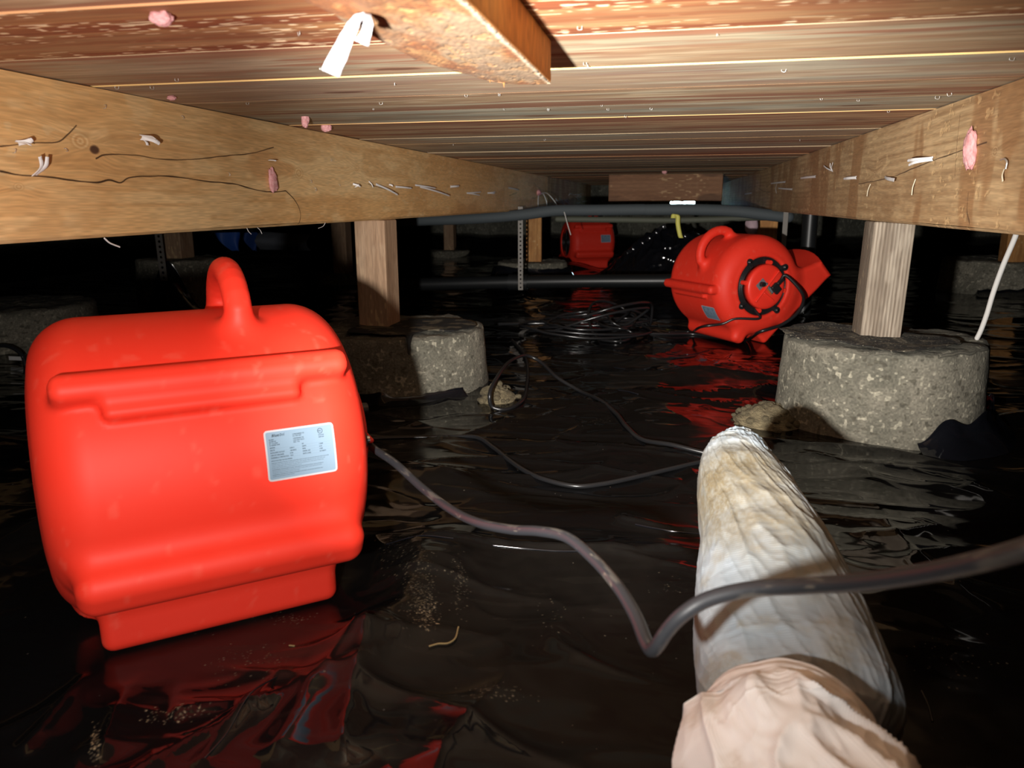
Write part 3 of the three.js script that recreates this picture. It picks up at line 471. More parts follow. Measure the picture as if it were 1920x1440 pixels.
{
  const o = [[1462, 626], [1530, 612], [1600, 618], [1680, 628], [1760, 634], [1800, 650], [1760, 662], [1690, 668], [1620, 656], [1560, 646], [1500, 640]].map(([a, b]) => { const p = atY(a, b, pierTopR + 0.004); return [p.x, p.z]; });
  paperPad('tar_paper', o, pierTopR + 0.01, 'dusty grey sheet of tar paper under the weathered post, its tip hanging off the pier', dustyFelt, 0.008);
  const o2 = [[640, 632], [700, 606], [780, 602], [850, 600], [892, 612], [905, 620], [868, 626], [830, 622], [792, 626], [783, 640], [772, 652], [760, 640], [735, 632], [690, 628]].map(([a, b], i) => { const p = atY(a, b, pierTopL + 0.004); const dx = p.x + 0.7, dz = p.z + 1.98, l = Math.hypot(dx, dz), k = Math.min(1, (i === 10 ? 0.255 : 0.208) / l); return [-0.7 + dx * k, -1.98 + dz * k]; });
  paperPad('tar_paper', o2, pierTopL + 0.008, 'torn black tar paper on the pier behind the large red fan, lapping over its edge', darkFelt, 0.004, (x, z) => -1.2 * Math.max(0, Math.hypot(x + 0.7, z + 1.98) - 0.219));
}
// crumbled earth by the piers
{
  const dirtMat = new THREE.MeshStandardMaterial({ roughness: 1, map: tex(256, 256, (u, v) => { const n = fbm2(u * 20, v * 20, 4, 351), k = noise2(u * 90, v * 90, 353); const c = mix3([84, 75, 56], [140, 128, 100], n); return c.map((q) => q * (0.8 + 0.4 * k)); }), bumpMap: conc.bump, bumpScale: 0.003 });
  const pile = (cx, cz, rx, rz, h, n, label, seed) => {
    const parts = [gridGeo(36, 10, (u, v) => { const a = u * Math.PI * 2, s = v, x = cx + Math.cos(a) * rx * s, z = cz + Math.sin(a) * rz * s; return V(x, -0.006 + h * (1 - s * s) * (0.5 + fbm2(x * 30, z * 30, 4, seed)) + 0.006 * (noise2(x * 140, z * 140, seed) - 0.5), z); }).toNonIndexed()];
    for (let i = 0; i < n; i++) { const a = rnd() * 6.28, s = Math.sqrt(rnd()) * 0.95, r = rr(0.003, 0.011), x = cx + Math.cos(a) * rx * s, z = cz + Math.sin(a) * rz * s; const g = new THREE.IcosahedronGeometry(r, 1); const p = g.attributes.position; for (let k = 0; k < p.count; k++) { const f = 0.75 + 0.5 * noise3(p.getX(k) / r * 1.3 + i, p.getY(k) / r * 1.3, p.getZ(k) / r * 1.3, 5); p.setXYZ(k, p.getX(k) * f, p.getY(k) * f * 0.8, p.getZ(k) * f); } g.computeVertexNormals(); parts.push(g.translate(x, h * (1 - s * s) * 0.8 + r * 0.2, z)); }
    parts.forEach((g) => { if (parts[0] === g) { const idx = g.attributes.position; for (let k = 0; k < idx.count; k += 3) { } } });
    dirtMat.side = THREE.DoubleSide;
    const m = meshThing('dirt_pile', mergeGeometries(parts), dirtMat, label, 'dirt'); m.userData.kind = 'stuff';
  };
  const a = atY(1422, 782, 0.02); pile(a.x + 0.02, a.z - 0.03, 0.085, 0.1, 0.045, 46, 'crumbled earth heaped at the left foot of the pier nearest the boot', 61);
  const b = atY(935, 745, 0.01); pile(b.x - 0.005, b.z - 0.02, 0.05, 0.06, 0.045, 30, 'small heap of earth and pebbles right of the pier behind the fan', 63);
}

// ---------------------------------------------------------------- air movers (moulded plastic blowers)
// signed distances in the machine's own frame: x along the shaft, y up from the ground, z towards its round back
const CY = 0.185, RD = 0.165, HALF = 0.165;
const smin = (a, b, k) => { const h = Math.max(k - Math.abs(a - b), 0) / k; return Math.min(a, b) - h * h * k * 0.25; };
const sdCap = (px, py, pz, a, b, r) => { const dx = b[0] - a[0], dy = b[1] - a[1], dz = b[2] - a[2], t = clamp(((px - a[0]) * dx + (py - a[1]) * dy + (pz - a[2]) * dz) / (dx * dx + dy * dy + dz * dz), 0, 1); return Math.hypot(px - a[0] - dx * t, py - a[1] - dy * t, pz - a[2] - dz * t) - r; };
const sdBox = (x, y, z, hx, hy, hz, r) => { const a = Math.abs(x) - hx + r, b = Math.abs(y) - hy + r, c = Math.abs(z) - hz + r; return Math.hypot(Math.max(a, 0), Math.max(b, 0), Math.max(c, 0)) + Math.min(Math.max(a, b, c), 0) - r; };
const sdPoly = (pts, x, y) => { let d = 1e9, s = 1; for (let i = 0, j = pts.length - 1; i < pts.length; j = i++) { const ex = pts[j][0] - pts[i][0], ey = pts[j][1] - pts[i][1], wx = x - pts[i][0], wy = y - pts[i][1], t = clamp((wx * ex + wy * ey) / (ex * ex + ey * ey), 0, 1); d = Math.min(d, (wx - ex * t) ** 2 + (wy - ey * t) ** 2); const c1 = y >= pts[i][1], c2 = y < pts[j][1], c3 = ex * wy > ey * wx; if ((c1 && c2 && c3) || (!c1 && !c2 && !c3)) s = -s; } return s * Math.sqrt(d); };
const sdPrism = (pts, x, y, z, hx, r) => { const a = sdPoly(pts, z, y) + r, b = Math.abs(x) - hx + r; return Math.hypot(Math.max(a, 0), Math.max(b, 0)) + Math.min(Math.max(a, b), 0) - r; };
const NOZ = [[0.02, 0.012], [-0.18, 0.002], [-0.275, 0.001], [-0.275, 0.068], [-0.18, 0.102], [-0.1, 0.145], [0.02, 0.145]], NOZIN = [[-0.1, 0.014], [-0.31, 0.01], [-0.31, 0.055], [-0.2, 0.08], [-0.1, 0.09]];
const barAt = (deg, r) => [CY + r * Math.sin(deg * Math.PI / 180), r * Math.cos(deg * Math.PI / 180)];
const [UBY, UBZ] = barAt(41, 0.172), [LBY, LBZ] = barAt(-27, 0.168);
const handlePts = []; for (let i = 0; i <= 14; i++) { const t = i / 14, a = lerp(66, 118, t) * Math.PI / 180, lift = 0.15 + 0.06 * Math.pow(Math.sin(Math.PI * t), 0.42); handlePts.push([0.045, CY + lift * Math.sin(a), lift * Math.cos(a)]); }
const frame2 = (y, z, deg) => { const a = deg * Math.PI / 180, dy = y - CY; return [z * Math.cos(a) + dy * Math.sin(a), -z * Math.sin(a) + dy * Math.cos(a)]; };   // (radial, tangential)
function fanFields(x, y, z) {
  const dy = y - CY, rad = Math.hypot(dy, z), ax = Math.abs(x);
  const rEnd = 0.052; let a = rad - RD + rEnd, b = ax - HALF + rEnd;
  let drum = Math.hypot(Math.max(a, 0), Math.max(b, 0)) + Math.min(Math.max(a, b), 0) - rEnd;
  let shell = smin(drum, sdPrism(NOZ, x, y, z - 0.06 * (x / 0.166) ** 2 * sstep(-0.1, -0.24, z), 0.15 + 0.016 * sstep(-0.2, -0.275, z), 0.014), 0.03);
  shell = Math.max(shell, -sdPrism(NOZIN, x, y, z - 0.06 * (x / 0.166) ** 2 * sstep(-0.1, -0.24, z), 0.135, 0.01));
  const well = Math.max(rad - 0.098, 0.146 - ax); shell = -smin(-shell, well, 0.008);          // recess round the intake on both ends
  const lip = Math.hypot(rad - 0.104, ax - 0.158) - 0.006; shell = smin(shell, lip, 0.01);
  const foot = sdBox(x, y - 0.03, z - 0.02, 0.128, 0.03, 0.08, 0.013);
  const [ur, ut] = frame2(y, z, 41), [lr, lt] = frame2(y, z, -27);
  const upper = smin(sdBox(x, ur - 0.165, ut, 0.143, 0.024, 0.0145, 0.0125), sdBox(x + 0.006, ur - 0.155, ut + 0.016, 0.094, 0.021, 0.018, 0.008), 0.012);
  const lower = sdBox(x, lr - 0.165, lt, 0.143, 0.034, 0.026, 0.02);
  let handle = 1e9; for (let i = 0; i < 14; i++) handle = Math.min(handle, sdCap(x, y, z, handlePts[i], handlePts[i + 1], 0.0148));
  return [shell, foot, upper, lower, handle];
}
const fanSDF = (x, y, z) => { const q = fanFields(x, y, z); let d = smin(q[0], q[1], 0.014); d = smin(d, q[2], 0.006); d = smin(d, q[3], 0.022); return smin(d, q[4], 0.022); };
const shellSDF = fanSDF;
// dual-vertex surface of a distance field; every quad goes to the part that owns it
function surfaceNets(sdf, owner, nOwners, lo, hi, cell, color) {
  const n = [0, 1, 2].map((k) => Math.ceil((hi[k] - lo[k]) / cell)), [nx, ny, nz] = n, sx = nx + 1, sy = ny + 1;
  const f = new Float32Array(sx * sy * (nz + 1)); let k = 0;
  for (let c = 0; c <= nz; c++) for (let b = 0; b <= ny; b++) for (let a = 0; a <= nx; a++) f[k++] = sdf(lo[0] + a * cell, lo[1] + b * cell, lo[2] + c * cell);
  const id = new Int32Array(nx * ny * nz).fill(-1), pos = [], E = [[0, 1], [0, 2], [0, 4], [1, 3], [1, 5], [2, 3], [2, 6], [3, 7], [4, 5], [4, 6], [5, 7], [6, 7]];
  const at = (a, b, c) => f[a + sx * (b + sy * c)];
  for (let c = 0; c < nz; c++) for (let b = 0; b < ny; b++) for (let a = 0; a < nx; a++) {
    const v = [at(a, b, c), at(a + 1, b, c), at(a, b + 1, c), at(a + 1, b + 1, c), at(a, b, c + 1), at(a + 1, b, c + 1), at(a, b + 1, c + 1), at(a + 1, b + 1, c + 1)];
    let m = 0; for (let i = 0; i < 8; i++) if (v[i] < 0) m++; if (m === 0 || m === 8) continue;
    let X = 0, Y = 0, Z = 0, cnt = 0;
    for (const [p, q] of E) if ((v[p] < 0) !== (v[q] < 0)) { const t = v[p] / (v[p] - v[q]); X += (p & 1) + t * ((q & 1) - (p & 1)); Y += (p >> 1 & 1) + t * ((q >> 1 & 1) - (p >> 1 & 1)); Z += (p >> 2) + t * ((q >> 2) - (p >> 2)); cnt++; }
    id[a + nx * (b + ny * c)] = pos.length / 3; pos.push(lo[0] + (a + X / cnt) * cell, lo[1] + (b + Y / cnt) * cell, lo[2] + (c + Z / cnt) * cell);
  }
  const N = pos.length / 3, P = new Float32Array(pos), Nn = new Float32Array(N * 3), own = new Uint8Array(N), h = cell * 0.35;
  for (let i = 0; i < N; i++) {
    let [x, y, z] = [P[i * 3], P[i * 3 + 1], P[i * 3 + 2]];
    for (let it = 0; it < 2; it++) { const d = sdf(x, y, z), gx = sdf(x + h, y, z) - sdf(x - h, y, z), gy = sdf(x, y + h, z) - sdf(x, y - h, z), gz = sdf(x, y, z + h) - sdf(x, y, z - h), l = Math.hypot(gx, gy, gz) || 1; if (it === 0) { const s = clamp(d, -cell * 0.5, cell * 0.5) / l; x -= gx * s; y -= gy * s; z -= gz * s; } else { Nn[i * 3] = gx / l; Nn[i * 3 + 1] = gy / l; Nn[i * 3 + 2] = gz / l; } }
    P[i * 3] = x; P[i * 3 + 1] = y; P[i * 3 + 2] = z; own[i] = owner(x, y, z);
  }
  const tri = Array.from({ length: nOwners }, () => []), I = (a, b, c) => id[a + nx * (b + ny * c)];
  const quad = (p, q, r, s, flip) => { const o = own[p]; if (flip) tri[o].push(p, r, q, p, s, r); else tri[o].push(p, q, r, p, r, s); };
  for (let c = 1; c < nz; c++) for (let b = 1; b < ny; b++) for (let a = 1; a < nx; a++) {
    const v = at(a, b, c) < 0;
    if (v !== at(a + 1, b, c) < 0) quad(I(a, b - 1, c - 1), I(a, b, c - 1), I(a, b, c), I(a, b - 1, c), !v);
    if (v !== at(a, b + 1, c) < 0) quad(I(a - 1, b, c - 1), I(a - 1, b, c), I(a, b, c), I(a, b, c - 1), !v);
    if (v !== at(a, b, c + 1) < 0) quad(I(a - 1, b - 1, c), I(a, b - 1, c), I(a, b, c), I(a - 1, b, c), !v);
  }
  return tri.map((t) => {
    const map = new Map(), p = [], m = [], col = [], idx = [];
    for (const i of t) { if (!map.has(i)) { map.set(i, p.length / 3); p.push(P[i * 3], P[i * 3 + 1], P[i * 3 + 2]); m.push(Nn[i * 3], Nn[i * 3 + 1], Nn[i * 3 + 2]); col.push(...color(P[i * 3], P[i * 3 + 1], P[i * 3 + 2])); } idx.push(map.get(i)); }
    const g = new THREE.BufferGeometry(); g.setAttribute('position', new THREE.Float32BufferAttribute(p, 3)); g.setAttribute('normal', new THREE.Float32BufferAttribute(m, 3)); g.setAttribute('color', new THREE.Float32BufferAttribute(col, 3)); g.setIndex(idx); return g;
  });
}
const redMat = new THREE.MeshPhysicalMaterial({ vertexColors: true, roughness: 0.55, ior: 1.46, specularIntensity: 0.6 });
const redPlain = new THREE.MeshPhysicalMaterial({ color: new THREE.Color().setRGB(0.82, 0.034, 0.018), roughness: 0.42 });
const blackMat = new THREE.MeshPhysicalMaterial({ color: new THREE.Color().setRGB(0.012, 0.012, 0.013), roughness: 0.38 });
const chromeMat = new THREE.MeshStandardMaterial({ color: 0xd8d8d8, metalness: 1, roughness: 0.25 });
const redAt = (x, y, z) => { const d = 0.25 * sstep(0.68, 0.8, fbm3(x * 90 + 3, y * 60, z * 90, 3, 405)) + 0.06 * fbm3(x * 40, y * 40, z * 40, 3, 401); return [lerp(0.74, 0.72, d), lerp(0.031, 0.12, d), lerp(0.015, 0.08, d)]; };
function labelMaterial() {
  const w = 640, h = 448, c = document.createElement('canvas'); c.width = w; c.height = h; const g = c.getContext('2d');
  g.fillStyle = '#a9a6ab'; g.fillRect(0, 0, w, h); g.fillStyle = '#72879a'; g.strokeStyle = '#8fa0b4'; g.lineWidth = 2; g.beginPath(); g.roundRect(16, 16, w - 32, h - 32, 18); g.fill(); g.stroke();
  const ink = '#0c1218'; g.fillStyle = ink; const t = (s, x, y, px = 15, b = true) => { g.font = `${b ? 'bold ' : ''}${px}px sans-serif`; g.fillText(s, x, y); };
  g.font = 'bold italic 32px sans-serif'; g.fillText('Blue', 66, 60); g.fillStyle = '#33404c'; g.fillText('Dri', 136, 60); g.fillStyle = ink; 
  t('Model:', 40, 88, 14); t('AS-RD-CA', 40, 104, 14); t('N° 1/2-240F', 40, 120, 14); t('SL-IDMM-UVR', 40, 136, 14);
  t('CONFORMS TO', 256, 64, 15); t('UL STD 507', 256, 80, 15); t('CERTIFIED TO', 256, 102, 15); t('CSA STD C22.2', 256, 118, 15); t('NO. 113', 256, 134, 15);
  g.strokeStyle = ink; g.lineWidth = 4; g.beginPath(); g.arc(510, 62, 22, 0, 7); g.stroke(); t('ETL', 494, 69, 17); t('Intertek', 490, 102, 13); t('4007336', 490, 120, 13);
  const rows = [['MODEL', '', 'HP', ''], ['VOLTS', '120V/1', 'AMPS', '1/2HP'], ['AUXILIARY OUTLET', '~60 60HZ', 'RPM', '3.55'], ['CIRCUIT BREAKER', '8.0A', 'SERIAL NO', '1100'], ['THERMALLY PROTECTED', '10.0', 'DATE CODE', 'OF 00471']];
  rows.forEach((r, i) => { const y = 158 + i * 22; t(r[0], 40, y, 14); t(r[1], 214, y, 14); t(r[2], 330, y, 14); t(r[3], 486, y, 14); g.strokeStyle = '#66788a'; g.lineWidth = 1.4; g.beginPath(); g.moveTo(40, y + 5); g.lineTo(306, y + 5); g.moveTo(330, y + 5); g.lineTo(594, y + 5); g.stroke(); });
  t('USE IN ELECTRIC MOTOR DRIVEN', 40, 272, 12); g.fillStyle = '#1c242c';
  const lines = ['WARNING: TO REDUCE THE RISK OF FIRE OR ELECTRIC SHOCK, DO NOT USE THIS FAN WITH ANY SOLID-STATE SPEED', 'CONTROL DEVICE. RISK OF INJURY: DISCONNECT POWER SUPPLY BEFORE SERVICING THE UNIT. KEEP HANDS AND', 'LOOSE CLOTHING AWAY FROM OPENINGS. USE ONLY WITH A GROUNDED OUTLET AND CORD OF PROPER SIZE.', 'DO NOT LEAVE THE MACHINE PLUGGED IN WHEN NOT IN USE.', 'AVERTISSEMENT: POUR REDUIRE LE RISQUE D’INCENDIE OU DE CHOC ELECTRIQUE, NE PAS UTILISER CE', 'VENTILATEUR AVEC UN DISPOSITIF DE REGLAGE DE VITESSE A SEMI-CONDUCTEURS. DEBRANCHER AVANT', 'L’ENTRETIEN. GARDER LES MAINS LOIN DES OUVERTURES.', 'ADVERTENCIA: PARA REDUCIR EL RIESGO DE INCENDIO O DESCARGA, NO USE ESTE VENTILADOR CON', 'CONTROL DE VELOCIDAD DE ESTADO SOLIDO.'];
  lines.forEach((s, i) => t(s, 40, 290 + i * 15, 9.6, i === 0 || i === 4 || i === 7));
  const x = new THREE.CanvasTexture(c); x.colorSpace = THREE.SRGBColorSpace; x.magFilter = THREE.LinearFilter;
  return new THREE.MeshPhysicalMaterial({ map: x, roughness: 0.8, specularIntensity: 0.4 });
}
function cylPatch(u0, u1, a0, a1, r) { return thicken(gridGeo(10, 12, (u, v) => { const a = lerp(a0, a1, v) * Math.PI / 180; return V(lerp(u0, u1, u), CY + r * Math.sin(a), r * Math.cos(a)); }), -0.0003); }
function roundedPatch(u0, u1, a0, a1, r, cr) {      // sticker with rounded corners, bent to the drum
  const w = u1 - u0, h = (a1 - a0) * Math.PI / 180 * r, s = new THREE.Shape(); s.moveTo(cr, 0); s.lineTo(w - cr, 0); s.quadraticCurveTo(w, 0, w, cr); s.lineTo(w, h - cr); s.quadraticCurveTo(w, h, w - cr, h); s.lineTo(cr, h); s.quadraticCurveTo(0, h, 0, h - cr); s.lineTo(0, cr); s.quadraticCurveTo(0, 0, cr, 0);
  const rim = s.getSpacedPoints(96).slice(0, 96), N = rim.length, p = [], uv = [], idx = []; const rings = 10;
  for (let k = 0; k <= rings; k++) for (let i = 0; i < N; i++) { const t = k / rings, x = lerp(w / 2, rim[i].x, t), y = lerp(h / 2, rim[i].y, t); const a = a0 * Math.PI / 180 + y / r; p.push(u0 + x, CY + r * Math.sin(a), r * Math.cos(a)); uv.push(x / w, y / h); }
  for (let k = 0; k < rings; k++) for (let i = 0; i < N; i++) { const j = (i + 1) % N, a = k * N + i, b = k * N + j; idx.push(a, a + N, b, b, a + N, b + N); }
  const g = new THREE.BufferGeometry(); g.setAttribute('position', new THREE.Float32BufferAttribute(p, 3)); g.setAttribute('uv', new THREE.Float32BufferAttribute(uv, 2)); g.setIndex(idx); g.computeVertexNormals();
  return g;
}
function makeFan() {
  const root = groupThing('air_mover', '', 'fan');
  const owner = (x, y, z) => { const q = fanFields(x, y, z); let b = 0; for (let i = 1; i < 5; i++) if (q[i] < q[b] - 0.0005) b = i; return b; };
  const geos = surfaceNets(fanSDF, owner, 5, [-0.185, -0.012, -0.31], [0.185, 0.43, 0.22], 0.0042, redAt);
  ['housing', 'base_foot', 'support_bar', 'support_bar', 'handle'].forEach((n, i) => part(n, geos[i], redMat, root));
  const lab = part('rating_label', roundedPatch(0.044, 0.117, 1, 19.5, RD + 0.0012, 0.004), labelMaterial(), root); lab.userData.label = 'pale blue printed rating label';
  const axial = (g, x) => g.rotateZ(-Math.PI / 2).translate(x, CY, 0);
  // motor end (+x): black mount, guard rings, red motor cover with ears, bolts
  const cage = []; for (const r of [0.078, 0.083, 0.088, 0.093]) cage.push(new THREE.TorusGeometry(r, 0.0022, 8, 64).rotateY(Math.PI / 2).translate(0.158, CY, 0));
  for (let i = 0; i < 16; i++) { const a = i * Math.PI / 8, g = new THREE.CylinderGeometry(0.0018, 0.0018, 0.02, 6).translate(0, 0.086, 0).rotateX(a).translate(0.157, CY, 0); cage.push(g); }
  part('intake_guard', merged(cage), blackMat, root);
  part('motor_mount', merged([axial(new THREE.CylinderGeometry(0.093, 0.097, 0.012, 48), 0.152)]), blackMat, root);
  const cover = [axial(new THREE.LatheGeometry([[0, 0.036], [0.04, 0.036], [0.06, 0.034], [0.069, 0.031], [0.073, 0.026], [0.074, 0], [0, 0]].map(([a, b]) => new THREE.Vector2(a, b)).reverse(), 56), 0.152)];
  for (const a of [55, 145, 235, 325]) { const q = a * Math.PI / 180; cover.push(axial(new THREE.CylinderGeometry(0.007, 0.008, 0.02, 16), 0.166).translate(0, 0.079 * Math.sin(q), 0.079 * Math.cos(q))); }
  cover.push(rbox(0.008, 0.006, 0.13, 0.003, 0.189, 0, 0).rotateX(0.1).translate(0, CY + 0.004, 0), rbox(0.008, 0.05, 0.006, 0.003, 0.187, -0.024, 0.022).rotateX(0.2).translate(0, CY, 0));
  const mc = part('motor_cover', merged(cover), redPlain, root);
  part('switch_plate', rbox(0.003, 0.022, 0.034, 0.001, 0.1885, CY + 0.026, 0.012), new THREE.MeshStandardMaterial({ color: 0x6c6a70, roughness: 0.5 }), mc);
  part('switch_knob', axial(new THREE.CylinderGeometry(0.0075, 0.0085, 0.014, 20), 0.195).translate(0, 0.026, 0.012), blackMat, mc);
  const bolts = [], ears = []; for (const a of [7, 97, 187, 277]) { const q = a * Math.PI / 180, yy = 0.1 * Math.sin(q), zz = 0.1 * Math.cos(q); ears.push(axial(new THREE.CylinderGeometry(0.011, 0.013, 0.014, 20), 0.163).translate(0, yy, zz), rbox(0.01, 0.014, 0.024, 0.003).rotateX(-q).translate(0.16, CY + yy * 0.88, zz * 0.88)); bolts.push(axial(new THREE.CylinderGeometry(0.0045, 0.0048, 0.005, 8), 0.1725).translate(0, yy, zz)); }
  for (const e of ears) part('bracket_ear', e, blackMat, root);
  for (const b of bolts) part('bolt', b, chromeMat, root);
  // open intake end (-x)
  const gr = []; for (const r of [0.022, 0.034, 0.046, 0.058, 0.07, 0.082, 0.092]) gr.push(new THREE.TorusGeometry(r, 0.002, 6, 56).rotateY(Math.PI / 2).translate(-0.16, CY, 0));
  for (let i = 0; i < 8; i++) gr.push(new THREE.CylinderGeometry(0.002, 0.002, 0.075, 6).translate(0, 0.055, 0).rotateX(i * Math.PI / 4).translate(-0.159, CY, 0));
  gr.push(axial(new THREE.CylinderGeometry(0.02, 0.02, 0.006, 24), -0.161));
  part('intake_grille', merged(gr), blackMat, root);
  part('impeller', merged([axial(new THREE.CylinderGeometry(0.09, 0.09, 0.004, 40), -0.1455)]), blackMat, root);
  return root;
}
const largeFan = makeFan();
largeFan.userData.label = 'large bright red plastic fan nearest the camera, showing its back and a pale blue label';
largeFan.position.set(fanA.x, 0, fanA.z); largeFan.rotation.y = fanA.turn;
const midFan = largeFan.clone(); midFan.name = numbered('air_mover'); scene.add(midFan);
midFan.userData = { category: 'fan', label: 'red plastic fan tipped back beyond the right pier, showing its round motor end and outlet' };
{ midFan.rotation.set(fanB.tilt, fanB.turn, 0, 'YXZ'); const off = V(0, CY, 0).applyEuler(midFan.rotation); midFan.position.set(fanB.x, fanB.y, fanB.z).sub(off);
  const plugM = midFan.children.find((m) => m.name === 'motor_cover');
  const pl = part('power_plug', merged([rbox(0.012, 0.034, 0.026, 0.004, 0.193, CY - 0.024, -0.018), rbox(0.011, 0.014, 0.03, 0.004, 0.193, CY - 0.018, -0.044)]), blackMat, plugM); pl.userData.label = 'black plug pushed into the motor cover';
  const w = part('warning_label', rbox(0.002, 0.044, 0.016, 0.0006, 0.1885, CY - 0.008, 0.0), new THREE.MeshStandardMaterial({ roughness: 0.5, map: (() => { const c = document.createElement('canvas'); c.width = 64; c.height = 160; const g = c.getContext('2d'); g.fillStyle = '#3c4248'; g.fillRect(0, 0, 64, 160); g.fillStyle = '#c2551f'; g.fillRect(0, 0, 18, 160); g.fillStyle = '#9aa2a8'; for (let i = 0; i < 12; i++) g.fillRect(24, 8 + i * 12, 30 - (i * 7) % 12, 4); const x = new THREE.CanvasTexture(c); x.colorSpace = THREE.SRGBColorSpace; return x; })() }), plugM); w.userData.label = 'small orange and grey warning label'; }
const farFan = largeFan.clone(); farFan.name = numbered('air_mover'); scene.add(farFan);
farFan.userData = { category: 'fan', label: 'farthest and dimmest red fan, standing right of the orange post' };
farFan.position.set(fanC.x, 0, fanC.z); farFan.rotation.set(0, fanC.turn, 0);

// ---------------------------------------------------------------- outstretched leg
{
  const person = groupThing('person', 'person of whom one outstretched leg shows: white coverall trousers and a soiled grey boot cover', 'person');
  const rowsBoot = [[815, 1384, 1396, 0.975, 0.004, -0.004], [821, 1366, 1411, 0.973, 0.018, -0.002], [832, 1346, 1423, 0.967, 0.028, 0], [850, 1326, 1439, 0.957, 0.036, 0], [880, 1313, 1457, 0.937, 0.043, 0], [920, 1308, 1489, 0.91, 0.05, 0], [970, 1309, 1521, 0.88, 0.056, 0], [1020, 1314, 1550, 0.85, 0.06, 0], [1080, 1309, 1584, 0.815, 0.065, 0], [1150, 1304, 1621, 0.775, 0.069, 0], [1220, 1304, 1654, 0.738, 0.07, 0], [1290, 1308, 1684, 0.705, 0.068, 0], [1330, 1316, 1697, 0.69, 0.062, 0], [1365, 1345, 1692, 0.68, 0.05, 0], [1390, 1400, 1660, 0.675, 0.034, 0], [1400, 1490, 1560, 0.675, 0.006, 0]];
  const rings = rowsBoot.map(([y, l, r, t, h]) => ({ c: atT((l + r) / 2, y, t), a: atT(l, y, t), b: atT(r, y, t), h }));
  const loft = (R, nu, nv, bump, uvK) => {
    const cc = new THREE.CatmullRomCurve3(R.map((q) => q.c), false, 'centripetal'), ca = new THREE.CatmullRomCurve3(R.map((q) => q.a), false, 'centripetal'), cb = new THREE.CatmullRomCurve3(R.map((q) => q.b), false, 'centripetal');
    return gridGeo(nu, nv, (u, v) => {
      const s = v * (R.length - 1), i = Math.min(R.length - 2, Math.floor(s)), f = s - i, h = lerp(R[i].h, R[i + 1].h, f * f * (3 - 2 * f));
      const c = cc.getPoint(v), A = ca.getPoint(v), B = cb.getPoint(v), side = B.clone().sub(A), hw = side.length() / 2; side.normalize();
      const mid = A.clone().add(B).multiplyScalar(0.5), tan = cc.getTangent(v), up = side.clone().cross(tan).normalize(); if (up.y < 0) up.negate();
      const th = u * Math.PI * 2, pw = 0.86, cx = Math.sign(Math.cos(th)) * Math.abs(Math.cos(th)) ** pw, sy = Math.sign(Math.sin(th)) * Math.abs(Math.sin(th)) ** pw;
      const d = bump(th, v, i + f) ; const p = mid.addScaledVector(side, cx * (hw + d * 0.4)).addScaledVector(up, sy * (h + d));
      if (p.y < 0.0025) p.y = 0.0025 + 0.002 * noise2(u * 40, v * 30, 3);
      return p;
    }, uvK);
  };
  const bootBump = (th, v) => {
    const q = th / 6.2832, seam = 0.0018 * Math.exp(-(((th - 0.55) / 0.03) ** 2));
    const dia = ridge(fbm2(q * 20 + v * 6, v * 2.2 + q * 3, 2, 601)), dia2 = ridge(noise2(q * 46 + v * 16, v * 14 - q * 4, 603)), sm = ridge(noise2(q * 70, v * 60, 605)), toe = sstep(0.42, 0.1, v);
    return seam + 0.0026 * (dia ** 5 - 0.25) * sstep(0.15, 0.5, v) + 0.0014 * (dia2 ** 4 - 0.3) + 0.0007 * (sm ** 2 - 0.4) + toe * 0.002 * (ridge(noise2(q * 30, v * 40, 607)) ** 3 - 0.3) + 0.006 * (fbm2(q * 7, v * 6, 2, 609) - 0.5);
  };
  const bg = loft(rings, 260, 300, bootBump, (u, v) => [u, v]);
  const fabric = (seed, o) => { const f = (u, v) => { const x = u * 0.45, y = v * 0.45; const th = o.thread(x, y), n = fbm2(x * 16, y * 16, 4, seed), m = fbm2(x * 60, y * 40, 3, seed + 3), k = noise2(x * 500, y * 500, seed + 5); let c = mix3(o.a, o.b, sstep(0.3, 0.7, n)); for (const d of o.dirt) { const [du, dv, ru, rv, s, col] = d; const q = ((u - du) / ru) ** 2 + ((v - dv) / rv) ** 2; const g = q < 1.6 ? sstep(1.5, 0.1, q + 1.5 * (m - 0.5) + 1.2 * (n - 0.5)) : 0; c = mix3(c, col, g * s * (0.45 + 0.55 * sstep(0.3, 0.66, m)) * (0.75 + 0.5 * k)); } c = mix3(c, o.soil, 0.55 * sstep(0.56, 0.74, fbm2(x * 24 + 7, y * 30, 4, seed + 9)) * (0.5 + 0.5 * k)); const g2 = 0.96 + 0.08 * th; return [[c[0] * g2, c[1] * g2, c[2] * g2], 128 + 24 * (th - 0.5) + 150 * (ridge(noise2(x * 44 + y * 14, y * 34, seed + 11)) ** 2 - 0.35) + 30 * (m - 0.5)]; };
    return new THREE.MeshStandardMaterial({ roughness: 0.72, side: THREE.DoubleSide, map: tex(1024, 1024, (u, v) => f(u, v)[0]), bumpMap: tex(1024, 1024, (u, v) => { const q = f(u, v)[1]; return [q, q, q]; }, false), bumpScale: 0.0009 }); };
  const bootMat = fabric(621, { a: [118, 130, 139], b: [142, 150, 156], soil: [126, 118, 102], thread: (x, y) => 0.5 + 0.5 * Math.sin((y + 0.22 * x + 0.003 * noise2(x * 30, y * 30, 1)) * 3300), dirt: [[0.3, 0.36, 0.22, 0.1, 0.9, [92, 82, 62]], [0.3, 0.45, 0.2, 0.14, 0.85, [98, 86, 62]], [0.2, 0.52, 0.12, 0.2, 0.4, [126, 116, 96]], [0.48, 0.3, 0.08, 0.2, 0.7, [112, 102, 84]]] });
  const b = part('boot_cover', bg, bootMat, person); b.userData.label = 'grey ribbed boot cover with brown dirt on top';
